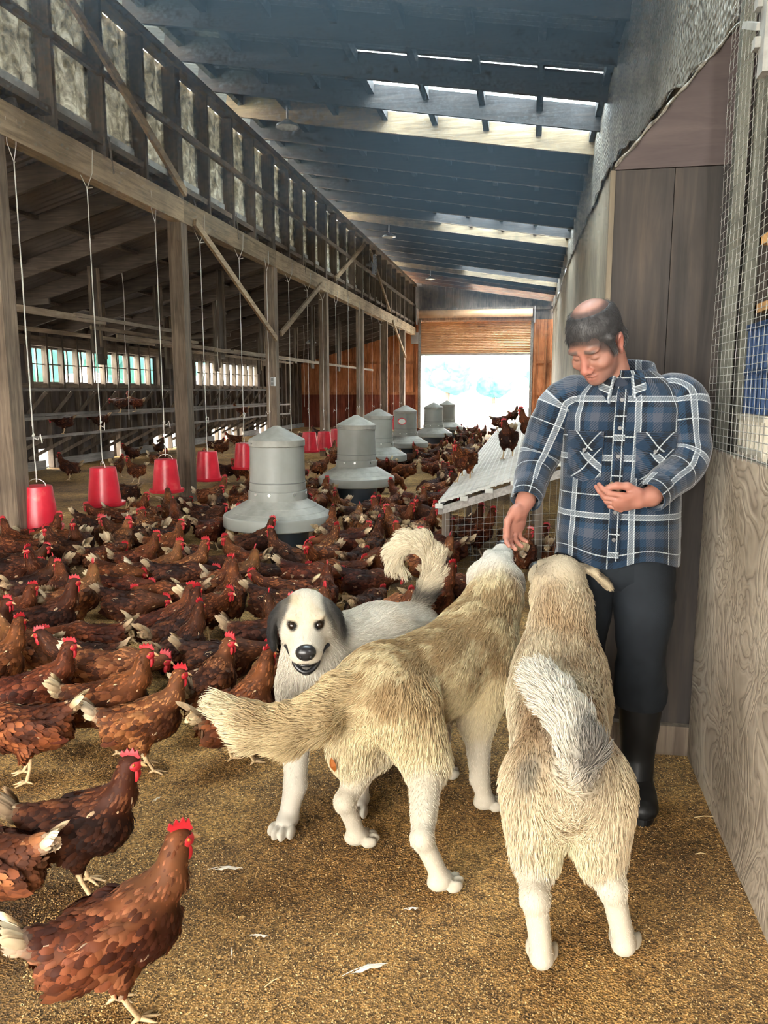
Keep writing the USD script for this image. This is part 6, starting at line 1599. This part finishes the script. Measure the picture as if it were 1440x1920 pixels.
# ------------------------------------------------------------------ loose husks on the floor near the camera, feathers and straws
HUSK = M('loose_husk', {'a': ('attribute', {'attribute': 'Col'}), 'p': ('principled_bsdf', {'roughness': .55, 'specular_ior_level': .4})}, [('a.color', 'p.base_color')])
lr = np.random.default_rng(5); n = 95000
yy = 1.25 + (4.6 - 1.25) * lr.random(n) ** 1.55; xx = -.62 * yy - .25 + (1.16 * yy * lr.random(n) - .0); k = (xx < .70); xx, yy = xx[k], yy[k]; n = len(xx)
P = np.stack([xx, yy, litter_height(xx, yy) + .0015], 1); a = lr.uniform(0, 2 * np.pi, n); L = lr.uniform(.0035, .0075, n)
T = np.stack([np.cos(a), np.sin(a), lr.normal(0, .35, n)], 1); T /= np.linalg.norm(T, axis=1)[:, None]; S = np.stack([-np.sin(a), np.cos(a), lr.normal(0, .3, n)], 1)
W = (L * lr.uniform(.20, .34, n))[:, None]; L = L[:, None]
V = np.stack([P - T * L * .5, P + S * W, P + T * L * .5, P - S * W, P + np.array([0, 0, 1]) * W * 1.3], 1).reshape(-1, 3)
F = (np.array([[0, 3, 4], [3, 2, 4], [2, 1, 4], [1, 0, 4]])[None] + (np.arange(n) * 5)[:, None, None]).reshape(-1, 3)
c = np.array([[.50, .31, .115], [.36, .205, .065], [.62, .43, .20], [.22, .115, .04]])[lr.choice(4, n, p=[.35, .3, .2, .15])] * lr.uniform(.7, 1.2, (n, 1))
obj('husk_litter', (V, F), HUSK, col=np.repeat(c, 5, 0), smooth=True, kind='stuff', label='loose golden grain husks strewn over the floor near the camera', cat='husks')
WFEATH = plain('white_feather', (.55, .50, .42), .8)
def floor_feather(x, y, a, L, label):
    z = float(litter_height(np.array([x]), np.array([y]))[0]) + .004
    t = thing('fallen_feather', label, 'feather', (x, y, z), a)
    u = np.linspace(0, 1, 9); w = .085 * L * np.sin(np.pi * np.clip(u * 1.15 - .1, 0, 1)) ** .7 * (u > .12)
    z_ = .006 * np.sin(u * np.pi) * L / .06 + .002
    v = np.concatenate([np.stack([u * L, w, z_ * .6 + .003 * np.sin(u * 40)], 1), np.stack([u * L, 0 * u, z_], 1), np.stack([u * L, -w, z_ * .6 + .003 * np.cos(u * 37)], 1)])
    i = np.arange(8); obj('vane', (v, np.vstack([np.stack([i, i + 9, i + 10, i + 1], 1), np.stack([i + 9, i + 18, i + 19, i + 10], 1)])), WFEATH, t, smooth=True)
    obj('quill', MB().tube(np.stack([u * L * 1.25 - .25 * L, 0 * u, z_ + .001], 1), .0009, 5), WFEATH, t)
for x, y, a, L, l in ((-.91, 2.05, .25, .085, 'white feather on the husks left of the middle dog, long and curved'), (-.40, 1.70, .55, .10, 'largest white feather, on the open floor at the bottom centre'), (-.69, 1.79, .1, .04, 'small white feather tuft on the floor at lower left centre'),
                      (-1.28, 2.38, 1.2, .035, 'tiny white feather beside the dark side on hen'), (-.72, 1.71, 2.0, .03, 'tiny pale feather near the bottom centre'), (-.30, 1.97, .3, .035, 'tiny pale feather between the middle and right dogs')):
    floor_feather(x, y, a, L, l)
STRAW = plain('pale_straw', (.50, .38, .20), .7)
for q, (x, y, a, L, l) in enumerate(((.60, 2.62, .2, .07, 'pale straw on the floor at the foot of the right wall'), (.56, 2.40, .15, .035, 'short pale straw on the floor right of the right dog'), (.50, 2.80, 2.3, .04, 'short straw beside the rubber boots'), (-.60, 1.62, .9, .05, 'thin straw on the floor near the bottom centre'), (-1.02, 1.95, .2, .05, 'thin straw on the floor left of the long feather'))):
    z = float(litter_height(np.array([x]), np.array([y]))[0]) + .003; d = np.array([math.cos(a), math.sin(a), .03]) * L
    obj('straw', MB().tube([np.array([x, y, z]), np.array([x, y, z + .004]) + d * .5, np.array([x, y, z]) + d], [.0016, .0016, .001], 5), STRAW, label=l, cat='straw')
BOWL = plain('black_rubber_bowl', (.012, .012, .013), .5)
bw_ = thing('rubber_bowl', 'black round rubber bowl at the far left edge among the hens', 'bowl', (-3.05, 4.62, .0))
obj('bowl_wall', MB().lathe([(0, .0), (.10, .0), (.14, .10), (.145, .105), (.135, .105), (.10, .02), (0, .02)], 30), BOWL, bw_, smooth=30)
obj('bowl_rim', MB().lathe([(.138, .10), (.150, .104), (.150, .112), (.138, .112), (.138, .10)], 30), BOWL, bw_, smooth=30)
# ------------------------------------------------------------------ dusty air under the high roof
def haze(name, y0, y1, z0l, z0r, dens, label):
    m = M(name + '_air', {'v': ('principled_volume', {'color': (.55, .80, 1.), 'density': dens, 'anisotropy': .3})}, surface=None, volume='v.volume')
    xl, xr = XB + .25, XR - .15; zt = roof_z(xl) - .02, roof_z(xr) - .02
    v = np.array([(xl, y0, z0l), (xl, y1, z0l), (xr, y1, z0r), (xr, y0, z0r), (xl, y0, zt[0]), (xl, y1, zt[0]), (xr, y1, zt[1]), (xr, y0, zt[1])])
    obj('dusty_haze', (v, np.array([[0, 1, 2, 3], [4, 7, 6, 5], [0, 4, 5, 1], [1, 5, 6, 2], [2, 6, 7, 3], [3, 7, 4, 0]])), m, kind='stuff', label=label, cat='haze')
haze('near_haze', 1.2, 9.0, 3.2, 2.9, .055, 'bluish dusty haze in the skylight beams near the camera')
haze('far_haze', 9.05, 29.0, 4.0, 3.2, .010, 'thin bluish haze under the far part of the high roof')
